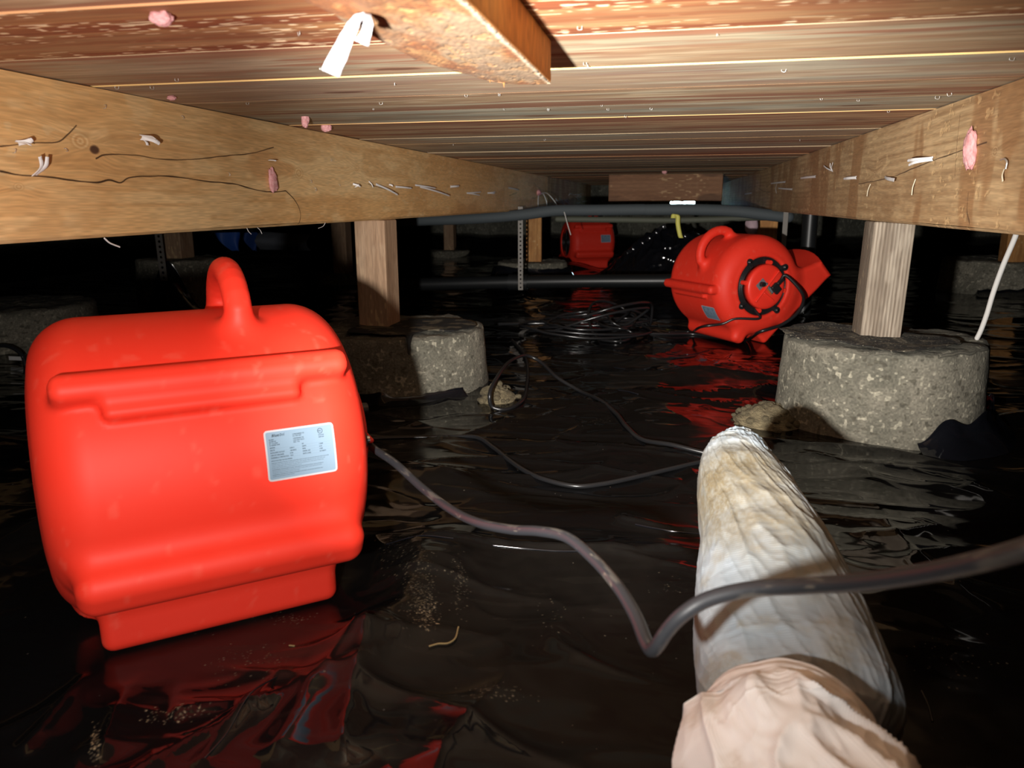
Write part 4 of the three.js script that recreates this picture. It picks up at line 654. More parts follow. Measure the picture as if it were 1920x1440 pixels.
  // trouser leg: a loose tube from its hem over the ankle back to the knee and thigh behind the camera
  const K = [atT(1478, 1395, 0.632), atT(1471, 1440, 0.612), atT(1466, 1480, 0.597), V(0.168, 0.086, -0.3), V(0.2, 0.1, -0.05), V(0.22, 0.105, 0.25), V(0.2, 0.11, 0.6)], rad = [[0.061, 0.066], [0.062, 0.067], [0.063, 0.069], [0.072, 0.076], [0.095, 0.088], [0.1, 0.095], [0.11, 0.1]];
  const kc = new THREE.CatmullRomCurve3(K, false, 'centripetal');
  const tg = gridGeo(220, 380, (u, v) => {
    const inner = v < 0.05 ? 1 - v / 0.05 : 0, w = v < 0.05 ? 0 : (v - 0.05) / 0.95, vv = w * w * 0.7 + w * 0.3, s = vv * (K.length - 1), i = Math.min(K.length - 2, Math.floor(s)), f = s - i;
    const c = kc.getPoint(vv), tan = kc.getTangent(vv), side = tan.clone().cross(V(0, 1, 0)).normalize(), up = side.clone().cross(tan).normalize(), q = u, th = u * Math.PI * 2, m = c.distanceTo(K[0]);
    const rw = lerp(rad[i][0], rad[i + 1][0], f), rh = lerp(rad[i][1], rad[i + 1][1], f), on = sstep(0.006, 0.04, m), cs = Math.cos(th), sn = Math.sin(th);
    const big = ridge(fbm2(m * 17 + 0.8 * cs + 0.5 * sn * cs, cs * 1.3 + 4, 2, 651)) ** 3, mid = ridge(noise2(m * 34 - 1.6 * cs, cs * 2.6 + m * 12, 653)) ** 3, small = ridge(noise2(m * 90 + cs * 5, cs * 9, 655)) ** 3;
    const d = on * (0.012 * (big - 0.3) + 0.007 * (mid - 0.3) + 0.0018 * (small - 0.3)) + 0.004 * (fbm2(cs * 2.4, m * 14 + sn, 2, 657) - 0.5) + 0.0012 * Math.exp(-(((m - 0.01) / 0.004) ** 2)) - inner * 0.005;
    const wav = 0.01 * (fbm2(cs * 1.7, sn + 2, 3, 659) - 0.5) * sstep(0.05, 0, m);
    const p = c.clone().addScaledVector(side, cs * (rw + d)).addScaledVector(up, sn * (rh + d)).addScaledVector(tan, inner * 0.03 + wav);
    if (p.y < 0.003) p.y = 0.003 + 0.002 * noise2(u * 50, v * 50, 5);
    return p;
  }, (u, v) => { const w = v < 0.05 ? -v * 0.3 : (v - 0.05) / 0.95, vv = w * w * 0.7 + w * 0.3; return [u, vv * 2.7]; });
  const trMat = fabric(641, { a: [222, 220, 220], b: [232, 231, 231], soil: [190, 177, 164], thread: (x, y) => 0.5 + 0.5 * Math.sin((x + 0.1 * y) * 3600) * (0.5 + 0.5 * noise2(x * 300, y * 60, 2)), dirt: [[0.42, 0.06, 0.06, 0.06, 0.5, [206, 186, 164]], [0.12, 0.2, 0.06, 0.1, 0.35, [212, 194, 178]], [0.42, 0.34, 0.05, 0.08, 0.6, [184, 160, 142]]] });
  const tl = part('trouser_leg', tg, trMat, person); tl.userData.label = 'white crumpled coverall trouser leg';
}

// ---------------------------------------------------------------- cords and cables
const rubber = (r, g, b, rough = 0.45) => new THREE.MeshPhysicalMaterial({ color: new THREE.Color().setRGB(r, g, b), roughness: rough });
const cordWorn = new THREE.MeshPhysicalMaterial({ roughness: 0.4, map: tex(1024, 64, (u, v) => { const n = fbm2(u * 60, v * 4, 4, 701), k = noise2(u * 260, v * 12, 703), m = sstep(0.56, 0.7, n); let c = mix3([30, 31, 34], [56, 53, 50], m); c = mix3(c, [92, 84, 72], 0.6 * sstep(0.8, 0.9, k) * sstep(0.45, 0.6, n)); return c; }) });
{
  const P = [[690, 833, 1.0], [706, 845, 0.985], [740, 868, 0.95], [792, 915, 0.9], [850, 958, 0.84], [900, 981, 0.79], [960, 993, 0.75], [1012, 996, 0.715], [1062, 1007, 0.685], [1112, 1047, 0.65], [1160, 1102, 0.61], [1193, 1158, 0.575], [1212, 1205, 0.55], [1222, 1219, 0.541], [1232, 1211, 0.534], [1250, 1184, 0.525], [1278, 1154, 0.515], [1322, 1126, 0.508], [1400, 1106, 0.495], [1500, 1099, 0.475], [1600, 1093, 0.455], [1700, 1081, 0.432], [1800, 1062, 0.41], [1920, 1031, 0.39], [2060, 985, 0.375]].map(([a, b, t]) => atT(a, b, t));
  const e = P[P.length - 1]; P.push(V(e.x + 0.1, e.y - 0.06, e.z + 0.12), V(e.x + 0.16, 0.12, e.z + 0.35), V(e.x + 0.14, 0.01, e.z + 0.55), V(e.x + 0.1, 0.006, e.z + 0.9));
  meshThing('power_cord', tube(P, 0.0048, 500, 14), cordWorn, 'thick worn cord running from the large red fan across the leg with a sharp kink', 'cord');
  const gnd = (list, lift = 0.004) => list.map(([a, b, y]) => { const q = atY(a, b, y ?? 0.006); if (y === undefined) q.y = Math.max(0.003, groundY(q.x, q.z) + lift); return q; });
  const thin = rubber(0.012, 0.012, 0.013, 0.3);
  meshThing('extension_cord', tube(gnd([[660, 822], [720, 819], [790, 817], [850, 817], [893, 822], [925, 838], [955, 862], [985, 883], [1020, 899], [1080, 910], [1130, 906], [1200, 893], [1260, 880], [1340, 862], [1420, 850]]), 0.0042, 220, 10), thin, 'thin black cord curving over the plastic from the large fan to behind the boot cover', 'cord');
  meshThing('extension_cord', tube([...gnd([[960, 640], [985, 672], [988, 720], [975, 755]]), ...gnd([[945, 768, 0.004], [922, 762, 0.012], [918, 740, 0.04], [935, 703, 0.07], [962, 674, 0.075], [990, 667, 0.068], [1010, 676, 0.055], [1045, 708, 0.03]]), ...gnd([[1085, 733], [1125, 755], [1155, 778], [1175, 803], [1205, 825], [1260, 842], [1330, 852], [1400, 856]])], 0.0045, 320, 10), thin, 'black cord rising in a loop beside the pier behind the large fan', 'cord');
  const coil = []; const c0 = atY(1130, 622, 0.01);
  for (let i = 0; i <= 150; i++) { const t = i / 150, a = t * Math.PI * 2 * 7.3, loop = Math.floor(t * 7.3), rx = 0.08 + 0.1 * hash(loop, 3, 1), rz = 0.1 + 0.1 * hash(loop, 5, 1); const x = c0.x + (hash(loop, 7, 2) - 0.5) * 0.24 * sstep(0, 0.3, t * 7.3 % 1) + rx * Math.cos(a), z = c0.z + (hash(loop, 9, 2) - 0.5) * 0.2 + rz * Math.sin(a); coil.push(V(x, Math.max(0.004, groundY(x, z) + 0.006 + 0.012 * (loop % 4) + 0.09 * Math.max(0, Math.sin(a * 1.0 + loop)) * (loop % 3 === 1 ? 1 : 0.2)), z)); }
  meshThing('extension_cord', tube(coil, 0.0048, 1000, 8), rubber(0.012, 0.012, 0.013, 0.22), 'tangled pile of shiny black cord between the left pier and the middle fan', 'cord');
  meshThing('extension_cord', tube(gnd([[930, 615], [1000, 617], [1080, 616], [1150, 614], [1195, 612]], 0.02), 0.006, 120, 10), rubber(0.014, 0.014, 0.015, 0.2), 'straight shiny black cord lying behind the tangled cord pile', 'cord');
  midFan.updateMatrixWorld(true);
  const L = (x, y, z) => V(x, y, z).applyMatrix4(midFan.matrixWorld), plug = L(0.193, CY - 0.013, -0.058);
  const far = gnd([[1370, 634], [1300, 625], [1250, 627], [1175, 628], [1120, 632]]);
  meshThing('extension_cord', tube([L(0.193, CY - 0.016, -0.05), L(0.196, CY - 0.012, -0.066), atZ(1503, 548, plug.z + 0.03), atZ(1506, 566, plug.z + 0.06), atZ(1494, 588, plug.z + 0.08), atZ(1465, 609, plug.z + 0.1), atZ(1425, 622, plug.z + 0.12), ...gnd([[1395, 636]]), ...far], 0.0055, 240, 10), rubber(0.012, 0.012, 0.013, 0.3), 'black cord looping from the plug on the middle fan down to the ground', 'cord');
  const s = L(0.166, CY - 0.035, 0.072);
  meshThing('power_cord', tube([s, L(0.19, CY - 0.055, 0.085), atZ(1377, 598, s.z + 0.03), atZ(1355, 607, s.z + 0.03), atZ(1320, 612, s.z + 0.03), ...gnd([[1292, 621], [1255, 624]])], 0.0042, 120, 10), rubber(0.012, 0.012, 0.013, 0.3), 'thin black cord leaving the motor of the middle fan to the left', 'cord');
  // white cable
  const wp = [[2010, 250, 1.45], [1960, 320, 1.55], [1920, 392, 1.66], [1905, 440, 1.7], [1880, 500, 1.75], [1862, 550, 1.79], [1850, 590, 1.82], [1838, 622, 1.845], [1832, 634, 1.855]].map(([a, b, t]) => atT(a, b, t)); 
  meshThing('cable', tube(wp, 0.0048, 140, 10), new THREE.MeshStandardMaterial({ color: new THREE.Color().setRGB(0.82, 0.8, 0.77), roughness: 0.5 }), 'white cable hanging down at the right edge onto the pier with the grey post', 'cable');
}

// ---------------------------------------------------------------- pipes, straps
{
  const foam = new THREE.MeshStandardMaterial({ color: new THREE.Color().setRGB(0.062, 0.075, 0.083), roughness: 0.75 });
  const z = -3.5, pipeUp = [[700, 418], [800, 413], [860, 411], [930, 407], [985, 402], [1040, 395], [1120, 394], [1200, 393], [1300, 393], [1380, 396], [1440, 403], [1478, 407]].map(([a, b]) => atZ(a, b, z));
  const up = groupThing('insulated_pipe', 'thick grey foam-wrapped pipe running across under the far ends of the beams', 'pipe');
  const cut = atZ(1210, 393, z).x, left = pipeUp.filter((p) => p.x < cut - 0.02), right = pipeUp.filter((p) => p.x > cut + 0.02);
  part('foam_sleeve', tube([...left, V(cut - 0.004, left[left.length - 1].y, z)], 0.024, 120, 18), foam, up);
  part('foam_sleeve', tube([V(cut + 0.004, right[0].y, z), ...right], 0.024, 90, 18), foam, up);
  part('joint_tape', new THREE.CylinderGeometry(0.0215, 0.0215, 0.03, 18).rotateZ(Math.PI / 2).translate(cut, left[left.length - 1].y, z), blackMat, up);
  const lower = [[1045, 411], [1150, 412], [1260, 413], [1350, 411], [1420, 408], [1478, 408]].map(([a, b]) => atZ(a, b, z - 0.05));
  meshThing('insulated_pipe', tube(lower, 0.013, 120, 14), new THREE.MeshStandardMaterial({ color: new THREE.Color().setRGB(0.075, 0.08, 0.058), roughness: 0.7 }), 'thinner grey-green pipe right under the thick foam-wrapped pipe', 'pipe');
  const abs = new THREE.MeshPhysicalMaterial({ color: new THREE.Color().setRGB(0.01, 0.011, 0.012), roughness: 0.4 });
  const sw = groupThing('drain_pipe', 'black drain pipe lying across the ground between the posts and the middle fan', 'pipe');
  const dp = [[690, 528], [800, 525], [960, 521], [1100, 519], [1260, 518], [1420, 516]].map(([a, b]) => { const p = atZ(a, b, -3.6); p.y -= 0.02; return p; });
  part('pipe', tube(dp, 0.03, 100, 20), abs, sw);
  part('coupling', new THREE.CylinderGeometry(0.037, 0.037, 0.09, 24).rotateZ(Math.PI / 2).translate(dp[2].x + 0.03, dp[2].y, dp[2].z), abs, sw);
  const vp = atZ(1517, 440, -3.42); const vpg = groupThing('vent_pipe', 'upright black pipe with a thin bright glint behind the outlet of the middle fan', 'pipe');
  part('pipe', new THREE.CylinderGeometry(0.03, 0.03, YC - 0.02, 28).translate(vp.x, (YC - 0.02) / 2 + 0.01, -3.42), abs, vpg); part('coupling', new THREE.CylinderGeometry(0.036, 0.036, 0.06, 28).translate(vp.x, 0.5, -3.42), abs, vpg);
  // perforated steel straps
  const steel = new THREE.MeshStandardMaterial({ color: new THREE.Color().setRGB(0.16, 0.145, 0.13), metalness: 0.3, roughness: 0.55, side: THREE.DoubleSide });
  const strap = (x, z, y0, y1, w, label, bent = 0) => { const s = new THREE.Shape([[-w / 2, 0], [w / 2, 0], [w / 2, y1 - y0], [-w / 2, y1 - y0]].map(([a, b]) => new THREE.Vector2(a, b))); for (let y = 0.012; y < y1 - y0 - 0.008; y += 0.019) { const h = new THREE.Path(); h.absarc(0, y, w * 0.19, 0, Math.PI * 2, true); s.holes.push(h); } const g = new THREE.ExtrudeGeometry(s, { depth: 0.0012, bevelEnabled: false, curveSegments: 6 }); const m = meshThing('hanger_strap', g, steel, label, 'strap'); m.position.set(x, y0, z); m.rotation.set(0, 0.25, bent); return m; };
  const a = atZ(976, 460, -3.55); strap(a.x, -3.548, dp[2].y - 0.03, 0.45, 0.022, 'perforated steel strap hanging from the grey pipe down to the drain pipe');
  const b = atZ(302, 470, -2.62); strap(b.x, -2.62, 0.19, YB - 0.002, 0.026, 'perforated steel strap in the dark at the left, in front of a dim post', 0.02);
  const c = atZ(1472, 425, -3.46); meshThing('hanger_strap', rbox(0.02, 0.17, 0.002, 0.0008, 0, 0, 0), steel, 'plain dark strap hanging at the right end of the grey pipe', 'strap').position.set(c.x, c.y - 0.02, -3.46);
  // yellow tie
  const yt = [[1262, 409], [1264, 402], [1270, 404], [1271, 420], [1275, 441], [1277, 446]].map(([p, q], i) => atZ(p, q, -3.47 + i * 0.003)), yc = new THREE.CatmullRomCurve3(yt);
  meshThing('pipe_tie', thicken(gridGeo(4, 30, (u, v) => { const p = yc.getPoint(v); return V(p.x + (u - 0.5) * 0.018, p.y, p.z + 0.004 * Math.sin(u * 3.14)); }), 0.0015), new THREE.MeshStandardMaterial({ color: new THREE.Color().setRGB(0.62, 0.58, 0.12), roughness: 0.5, side: THREE.DoubleSide }), 'yellow plastic strip hanging from the grey pipe above the middle fan', 'strap');
  // pink insulation hank behind the middle fan
}
// crumpled dark plastic, blue and grey pieces in the far dark
{
  const crumple = (name, nu, nv, fn, mat, label, cat) => meshThing(name, thicken(gridGeo(nu, nv, fn), 0.002), mat, label, cat);
  const blue = new THREE.MeshStandardMaterial({ color: new THREE.Color().setRGB(0.05, 0.16, 0.62), roughness: 0.5, side: THREE.DoubleSide });
  const bA = [[400, 438], [445, 437], [448, 452], [452, 470], [440, 470], [430, 452], [402, 446]], at4 = (a, b) => atZ(a, b, -3.9);
  crumple('tarpaulin', 14, 20, (u, v) => { const p = at4(lerp(lerp(402, 436, v), lerp(444, 453, v), u), lerp(436, 470, v)); p.z += 0.03 * Math.sin(u * 5 + v * 3); return p; }, blue, 'blue plastic tarpaulin piece hanging in the dark above the large fan', 'tarpaulin');
  crumple('tarpaulin', 14, 20, (u, v) => { const p = at4(lerp(lerp(458, 470, v), lerp(478, 486, v), u), lerp(436, 470, v)); p.z += 0.03 * Math.sin(u * 4 + v * 4); return p; }, new THREE.MeshStandardMaterial({ color: new THREE.Color().setRGB(0.04, 0.1, 0.36), roughness: 0.5, side: THREE.DoubleSide }), 'narrow dark blue tarpaulin piece beside the blue one', 'tarpaulin');
  crumple('insulation_batt', 24, 14, (u, v) => { const p = at4(lerp(488, 583, u), lerp(lerp(434, 440, u), lerp(468, 470, u), v)); p.z += 0.05 * Math.sin(v * 3.14) + 0.01 * fbm2(u * 8, v * 6, 2, 3); return p; }, new THREE.MeshStandardMaterial({ color: new THREE.Color().setRGB(0.2, 0.22, 0.26), roughness: 0.8, side: THREE.DoubleSide }), 'grey wrapped batt hanging in the dark right of the blue tarpaulin', 'insulation');
  const pinkHank = new THREE.SphereGeometry(0.03, 16, 20); { const p = pinkHank.attributes.position; for (let i = 0; i < p.count; i++) { const f = 0.7 + 0.6 * fbm3(p.getX(i) * 50, p.getY(i) * 30, p.getZ(i) * 50, 3, 5); p.setXYZ(i, p.getX(i) * f * 0.9, p.getY(i) * f * 1.6, p.getZ(i) * f); } pinkHank.computeVertexNormals(); const q = atZ(1410, 424, -3.75); pinkHank.translate(q.x, q.y, q.z); }
  meshThing('insulation_tuft', pinkHank, new THREE.MeshStandardMaterial({ color: new THREE.Color().setRGB(0.5, 0.36, 0.4), roughness: 1 }), 'pinkish tuft hanging behind the handle of the middle fan', 'insulation');
}

// ---------------------------------------------------------------- scraps, tufts and staples
const whiteScrap = new THREE.MeshStandardMaterial({ color: new THREE.Color().setRGB(0.82, 0.8, 0.8), roughness: 0.6, side: THREE.DoubleSide });
const greyScrap = new THREE.MeshStandardMaterial({ color: new THREE.Color().setRGB(0.55, 0.53, 0.5), roughness: 0.7, side: THREE.DoubleSide });
function ribbon(pts, w0, w1, wdir) { const c = new THREE.CatmullRomCurve3(pts, false, 'centripetal'); return thicken(gridGeo(6, 16, (u, v) => { const p = c.getPoint(v), w = lerp(w0, w1, v) * (0.9 + 0.25 * noise2(v * 6, 2, 9)), t = c.getTangent(v), s = t.clone().cross(wdir).normalize(); return p.addScaledVector(s, (u - 0.5) * w).addScaledVector(wdir, 0.25 * w * Math.sin(u * Math.PI)); }), 0.0008); }
const ordinal = ['first', 'second', 'third', 'fourth', 'fifth', 'sixth', 'seventh', 'eighth', 'ninth', 'tenth', 'eleventh', 'twelfth', 'thirteenth'];
function tie(side, list, label, mat = whiteScrap, group) {   // list: strands as [[px,py],[px,py],out]; root on the beam face, tip standing off it
  const face = side === 'left' ? XL : XR, n = V(side === 'left' ? 1 : -1, 0, 0);
  const gs = list.map(([a, b, out = 0.012, wmm = 4]) => { const p = atX(a[0], a[1], face), q0 = atX(b[0], b[1], face); const d = q0.clone().sub(eye), s = n.dot(n) ? -(out) / Math.abs(d.x) : 0; const q = q0.clone().addScaledVector(d, s); const m = p.clone().lerp(q, 0.5).addScaledVector(n, out * 0.35); return ribbon([p.clone().addScaledVector(n, 0.0015), m, q], wmm / 1000, wmm / 1000 * 0.8, n); });
  return meshThing('tie_scrap', merged(gs), mat, label, 'tie scrap', group);
}
const LG = 'white cut ties along the left beam', RG = 'white cut ties along the right beam';
tie('left', [[[30, 268], [60, 262], 0.016, 6], [[30, 268], [56, 273], 0.018, 6]], 'white forked tie scrap nearest the camera on the cracked beam, level with its upper crack', whiteScrap, LG);
tie('left', [[[60, 328], [74, 293], 0.02, 6], [[62, 328], [88, 294], 0.02, 6]], 'white V-shaped tie scrap rising from the long lower crack of the left beam', whiteScrap, LG);
tie('left', [[[262, 258], [298, 269], 0.02, 7], [[262, 256], [290, 261], 0.024, 6], [[266, 262], [276, 273], 0.008, 6]], 'large white tie scrap right of the dark knot on the left beam', whiteScrap, LG);
tie('left', [[[503, 300], [517, 302], 0.014, 6]], 'short white stub above the pink tuft on the left beam', whiteScrap, LG);
const leftRow = [[[[660, 345], [675, 350], 0.012, 4], [[664, 350], [672, 346], 0.012, 4]], [[[690, 340], [699, 351], 0.008, 3]], [[[703, 345], [745, 365], 0.012, 4.5]], [[[740, 350], [771, 353], 0.012, 4], [[728, 346], [736, 349], 0.01, 5]], [[[777, 347], [816, 353], 0.014, 4]], [[[786, 350], [842, 367], 0.016, 4.5]], [[[843, 350], [860, 349], 0.012, 6]], [[[874, 362], [901, 360], 0.012, 4], [[874, 362], [899, 366], 0.012, 4]], [[[913, 362], [928, 360], 0.012, 4.5], [[913, 362], [927, 363], 0.012, 4]], [[[952, 352], [972, 356], 0.012, 7]]];
leftRow.forEach((s, i) => tie('left', s, `white tie end above the tan post, ${ordinal[i]} from the near end of the row`, i === 9 ? greyScrap : whiteScrap, LG));
tie('right', [[[1752, 297], [1703, 301], 0.024, 5], [[1752, 298], [1705, 309], 0.024, 5]], 'large white double tie on the right beam beside the pink tuft', whiteScrap, RG);
const rightRow = [[[[1662, 332], [1678, 336], 0.012, 4], [[1662, 333], [1677, 339], 0.012, 4]], [[[1608, 333], [1583, 335], 0.014, 6]], [[[1531, 331], [1502, 334], 0.014, 6]], [[[1563, 321], [1545, 311], 0.01, 3], [[1563, 321], [1557, 306], 0.01, 3], [[1563, 321], [1562, 305], 0.01, 3]], [[[1474, 341], [1446, 344], 0.012, 5]], [[[1487, 355], [1460, 353], 0.012, 5]], [[[1457, 346], [1456, 362], 0.01, 3]], [[[1410, 362], [1397, 364], 0.012, 5]]];
rightRow.forEach((s, i) => tie('right', s, `white tie end on the right beam, ${ordinal[i]} beyond the large double tie`, whiteScrap, RG));
for (const [a, b, l] of [[[1634, 345], [1626, 368], 'thin pale splinter low on the right beam, above the weathered post'], [[1719, 336], [1710, 366], 'pale curved splinter on the right beam under the large double tie'], [[1886, 318], [1881, 340], 'pale splinter below the bent nail on the right beam']]) tie('right', [[a, b, 0.006, 2.6]], l, new THREE.MeshStandardMaterial({ color: 0xe0d6bc, roughness: 0.8, side: THREE.DoubleSide }));
// loose strings at the far end of the left beam, fibres under the beams
{
  const str = (pts, r, label, mat = greyScrap, name = 'string') => meshThing(name, tube(pts, r, 40, 6), mat, label, 'string');
  str([atX(1012, 362, XL + 0.003), ...[[1030, 366], [1044, 384], [1048, 396]].map(([a, b]) => atZ(a, b, -4.1))], 0.0022, 'pale string curling from the far end of the left beam');
  str([[1010, 363], [1009, 375], [1009, 389]].map(([a, b]) => atX(a, b, XL + 0.004)), 0.002, 'short upright string at the far end of the left beam');
  str([atX(1013, 364, XL + 0.003), ...[[1020, 366], [1024, 376], [1026, 390]].map(([a, b]) => atZ(a, b, -4.2))], 0.002, 'second upright string beside the curling one at the beam end');
  str([[1058, 398], [1060, 405], [1064, 420], [1070, 440]].map(([a, b]) => atZ(a, b, -3.475)), 0.0022, 'pale string hanging down in front of the farthest red fan');
  const tuft = []; for (let i = 0; i < 22; i++) { const x = rr(1040, 1095), y = rr(364, 380), p = atX(x, y, XL + 0.004), q = p.clone().add(V(rr(0.004, 0.02), rr(-0.03, 0.012), -rr(0.03, 0.2))); tuft.push(tube([p, p.clone().lerp(q, 0.5).add(V(0, rr(-0.01, 0.01), 0.01)), q], 0.0022, 8, 5)); }
  const t = meshThing('string_bundle', mergeGeometries(tuft), greyScrap, 'tangle of pale strings in the dark on the farther length of beam', 'string'); t.userData.kind = 'stuff';
  [[[196, 447], [205, 455], [224, 463]], [[463, 428], [466, 434], [471, 439]], [[483, 427], [488, 432], [491, 438]], [[610, 418], [606, 424], [597, 428]]].forEach((l, i) => str(l.map(([a, b]) => atX(a, b, XL + 0.004 - 0.01 * (b > 440 && i ? 1 : 0))), i ? 0.0006 : 0.0011, ['white fibre hanging under the left beam above the large fan, longest of four', 'thin fibre under the left beam, first right of the fan handle', 'thin fibre under the left beam, second right of the fan handle', 'curled fibre under the left beam near the tan post'][i], whiteScrap, 'fibre'));
}
// pink insulation tufts
{
  const pink = new THREE.MeshStandardMaterial({ roughness: 1, map: tex(128, 128, (u, v) => mix3([196, 120, 122], [234, 190, 190], fbm2(u * 18, v * 18, 4, 801))) });
  const tuft = (p, sx, sy, sz, label, tilt = 0, seed = 1) => { const g = new THREE.SphereGeometry(1, 28, 24), q = g.attributes.position; for (let i = 0; i < q.count; i++) { const x = q.getX(i), y = q.getY(i), z = q.getZ(i), f = 0.62 + 0.75 * fbm3(x * 1.7 + seed * 7, y * 1.7, z * 1.7, 3, 803) + 0.18 * (ridge(noise3(x * 5, y * 3, z * 5, seed)) - 0.5); q.setXYZ(i, x * f * sx, y * f * sy, z * f * sz); } g.computeVertexNormals(); const m = meshThing('insulation_tuft', g, pink, label, 'insulation'); m.position.copy(p); m.rotation.x = tilt; return m; };
  const L = (a, b) => atX(a, b, XL).add(V(0.005, 0, 0)), R = (a, b) => atX(a, b, XR).add(V(-0.005, 0, 0)), C = (a, b) => atY(a, b, YC - 0.004);
  tuft(L(507, 338), 0.005, 0.021, 0.013, 'pink insulation tuft hanging on the left beam over the lower crack', 0.1, 1);
  tuft(R(1826, 280), 0.007, 0.026, 0.013, 'pink oblong insulation tuft on the right beam', -0.2, 2);
  tuft(C(303, 33), 0.0085, 0.006, 0.006, 'pink insulation tuft on the ceiling at the upper left', 0, 3);
  tuft(C(322, 184), 0.006, 0.003, 0.004, 'tiny pink tuft on the ceiling right beside the left beam', 0, 4);
  tuft(C(572, 224), 0.007, 0.012, 0.008, 'pale pink tuft under the ceiling, left of a pair near the left beam', 0, 5);
  tuft(C(612, 239), 0.01, 0.008, 0.008, 'pale pink tuft under the ceiling, right of a pair near the left beam', 0, 6);
  tuft(C(1246, 322), 0.012, 0.01, 0.01, 'small pale tuft far away on the ceiling', 0, 7);
  tuft(L(1008, 361), 0.012, 0.014, 0.03, 'dim pink tuft at the far end of the left beam', 0, 8);
}
// white cloth scrap over the edge of the block
{
  const cloth = new THREE.MeshStandardMaterial({ color: new THREE.Color().setRGB(0.5, 0.52, 0.56), roughness: 0.8, side: THREE.DoubleSide });
  const tOf = 0.5, A = [[686, 28, 0.498], [668, 38, 0.49], [652, 66, 0.487], [638, 98, 0.487], [624, 128, 0.49], [621, 138, 0.492]].map(([a, b, t]) => atT(a, b, t)), B = [[690, 26, 0.498], [690, 44, 0.487], [686, 64, 0.487], [680, 82, 0.489]].map(([a, b, t]) => atT(a, b, t));
  const strip = (P, w) => { const c = new THREE.CatmullRomCurve3(P, false, 'centripetal'); return thicken(gridGeo(14, 40, (u, v) => { const p = c.getPoint(v), t = c.getTangent(v), d = p.clone().sub(eye).normalize(), s = t.clone().cross(d).normalize(); const ww = w(v), k = 0.0022 * Math.sin(u * 9 + v * 5) * v + 0.001 * (noise2(u * 8, v * 14, 3) - 0.5); return p.addScaledVector(s, (u - 0.5) * ww).addScaledVector(d, k); }), 0.0008); };
  const m = meshThing('cloth_scrap', strip(A, (v) => 0.0035 + 0.0065 * sstep(0, 0.8, v)), cloth, 'white torn cloth hanging in a long and a short tail from the near wood block', 'cloth scrap');
  part('tail', strip(B, (v) => 0.003 + 0.0045 * v), cloth, m);
}
// staples and nails
{
  const st = new THREE.MeshStandardMaterial({ color: 0xd8d8d4, metalness: 0.7, roughness: 0.35 });
  const sg = (() => { const t = tube([V(-0.005, 0.001, 0), V(-0.005, -0.0045, 0), V(-0.0035, -0.006, 0), V(0.0035, -0.006, 0), V(0.005, -0.0045, 0), V(0.005, 0.001, 0)], 0.0007, 28, 6); return t; })();
  const ceilStaples = [[1097, 118], [1087, 50], [1102, 123], [1898, 108], [1609, 187], [1758, 181], [1780, 175], [1666, 208], [1221, 203], [1173, 217], [1140, 204], [1028, 204], [1128, 197], [945, 204], [874, 178], [936, 176], [740, 156], [714, 192], [464, 193], [219, 162], [285, 162], [331, 148], [700, 204], [802, 285], [850, 271], [1021, 261], [1345, 64], [1470, 130], [1540, 185], [1330, 300], [1500, 262], [560, 60], [600, 128]];
  ceilStaples.forEach(([a, b], i) => { const m = meshThing('staple', sg, st, 'tiny metal staple left sticking out of the plank ceiling', 'staple', 'old staples in the plank ceiling'); m.position.copy(atY(a, b, YC - 0.0005)); m.rotation.y = rr(-1.5, 1.5); m.rotation.z = rr(-0.3, 0.3); const s = rr(0.3, 0.55); m.scale.set(s, s, s); });
  const leftStaples = [[25, 283], [122, 281], [341, 220], [428, 327], [582, 340], [590, 355], [636, 347], [620, 300], [195, 200]];
  leftStaples.forEach(([a, b]) => { const m = meshThing('staple', sg, st, 'tiny metal staple left in the face of the left beam', 'staple', 'old staples in the left beam'); m.position.copy(atX(a, b, XL + 0.0005)); m.rotation.set(rr(-1, 1), 0, Math.PI / 2, 'XYZ'); const s = rr(0.35, 0.6); m.scale.set(s, s, s); });
  const nail = meshThing('bent_nail', tube([[1876, 300], [1884, 298], [1888, 304], [1886, 316]].map(([a, b], i) => atX(a, b, XR - 0.001 - 0.004 * (i > 0 ? 1 : 0))), 0.0011, 20, 8), st, 'small bent nail in the right beam right of the pink tuft', 'nail');
}
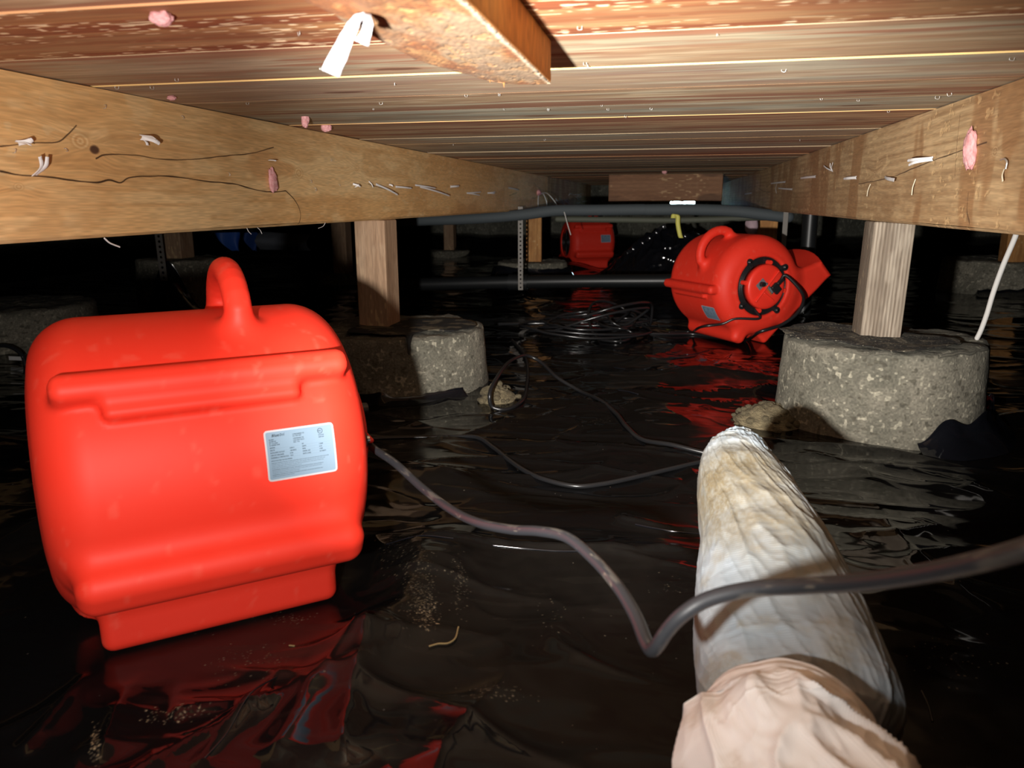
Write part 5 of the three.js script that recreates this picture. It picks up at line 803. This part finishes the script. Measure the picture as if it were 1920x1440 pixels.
// hose looped in the dark at the left edge
{
  const h = [[-30, 660], [0, 648], [25, 653], [42, 668], [48, 690], [44, 712], [30, 728], [5, 736], [-30, 734]].map(([a, b], i) => { const p = atZ(a, b, -2.02 + 0.01 * i); return p; });
  const hose = meshThing('hose', tube(h, 0.006, 120, 10), rubber(0.03, 0.03, 0.035, 0.35), 'thin dark hose looped in the dark at the left edge behind the large fan', 'hose');
  part('tag', rbox(0.05, 0.012, 0.002, 0.0008).translate(...atZ(30, 672, -1.985).toArray()), whiteScrap, hose);
}
// bits lying on the plastic
{
  const straw = new THREE.MeshStandardMaterial({ color: 0x7d6c48, roughness: 0.9 });
  const tw = [[806, 1226], [822, 1221], [840, 1219], [853, 1212], [860, 1194]].map(([a, b]) => { const p = atY(a, b, 0.006); p.y = groundY(p.x, p.z) + 0.0025; return p; });
  meshThing('twig', tube(tw, 0.0011, 40, 7), straw, 'bent straw-coloured twig on the black plastic between the fan and the leg', 'twig');
  const chip = atY(547, 1207, 0.004); meshThing('wood_chip', rbox(0.007, 0.0012, 0.0022, 0.0005), straw, 'tiny straw-coloured chip on the plastic in front of the large fan', 'wood chip').position.set(chip.x, groundY(chip.x, chip.z) + 0.001, chip.z);
}
// ---------------------------------------------------------------- the work light left of the camera (outside the picture)
{
  const g = groupThing('work_light', 'small LED work light on a stand, just left of the camera', 'lamp');
  const hz = LAMP.z + 0.03;
  part('housing', new RoundedBoxGeometry(0.06, 0.05, 0.03, 3, 0.006).translate(LAMP.x, LAMP.y, hz), blackMat, g);
  part('led_lens', new THREE.CylinderGeometry(0.011, 0.011, 0.004, 24).rotateX(Math.PI / 2).translate(LAMP.x, LAMP.y, hz - 0.0165), new THREE.MeshStandardMaterial({ color: 0xffffff, emissive: 0xfff4e6, emissiveIntensity: 12 }), g);
  part('pole', new THREE.CylinderGeometry(0.007, 0.007, 0.41, 12).translate(LAMP.x, 0.205, hz + 0.012), blackMat, g);
  part('foot', new THREE.CylinderGeometry(0.05, 0.055, 0.012, 28).translate(LAMP.x, groundY(LAMP.x, hz) + 0.006, hz + 0.012), blackMat, g);
}
shadow(scene);
renderer.render(scene, camera);
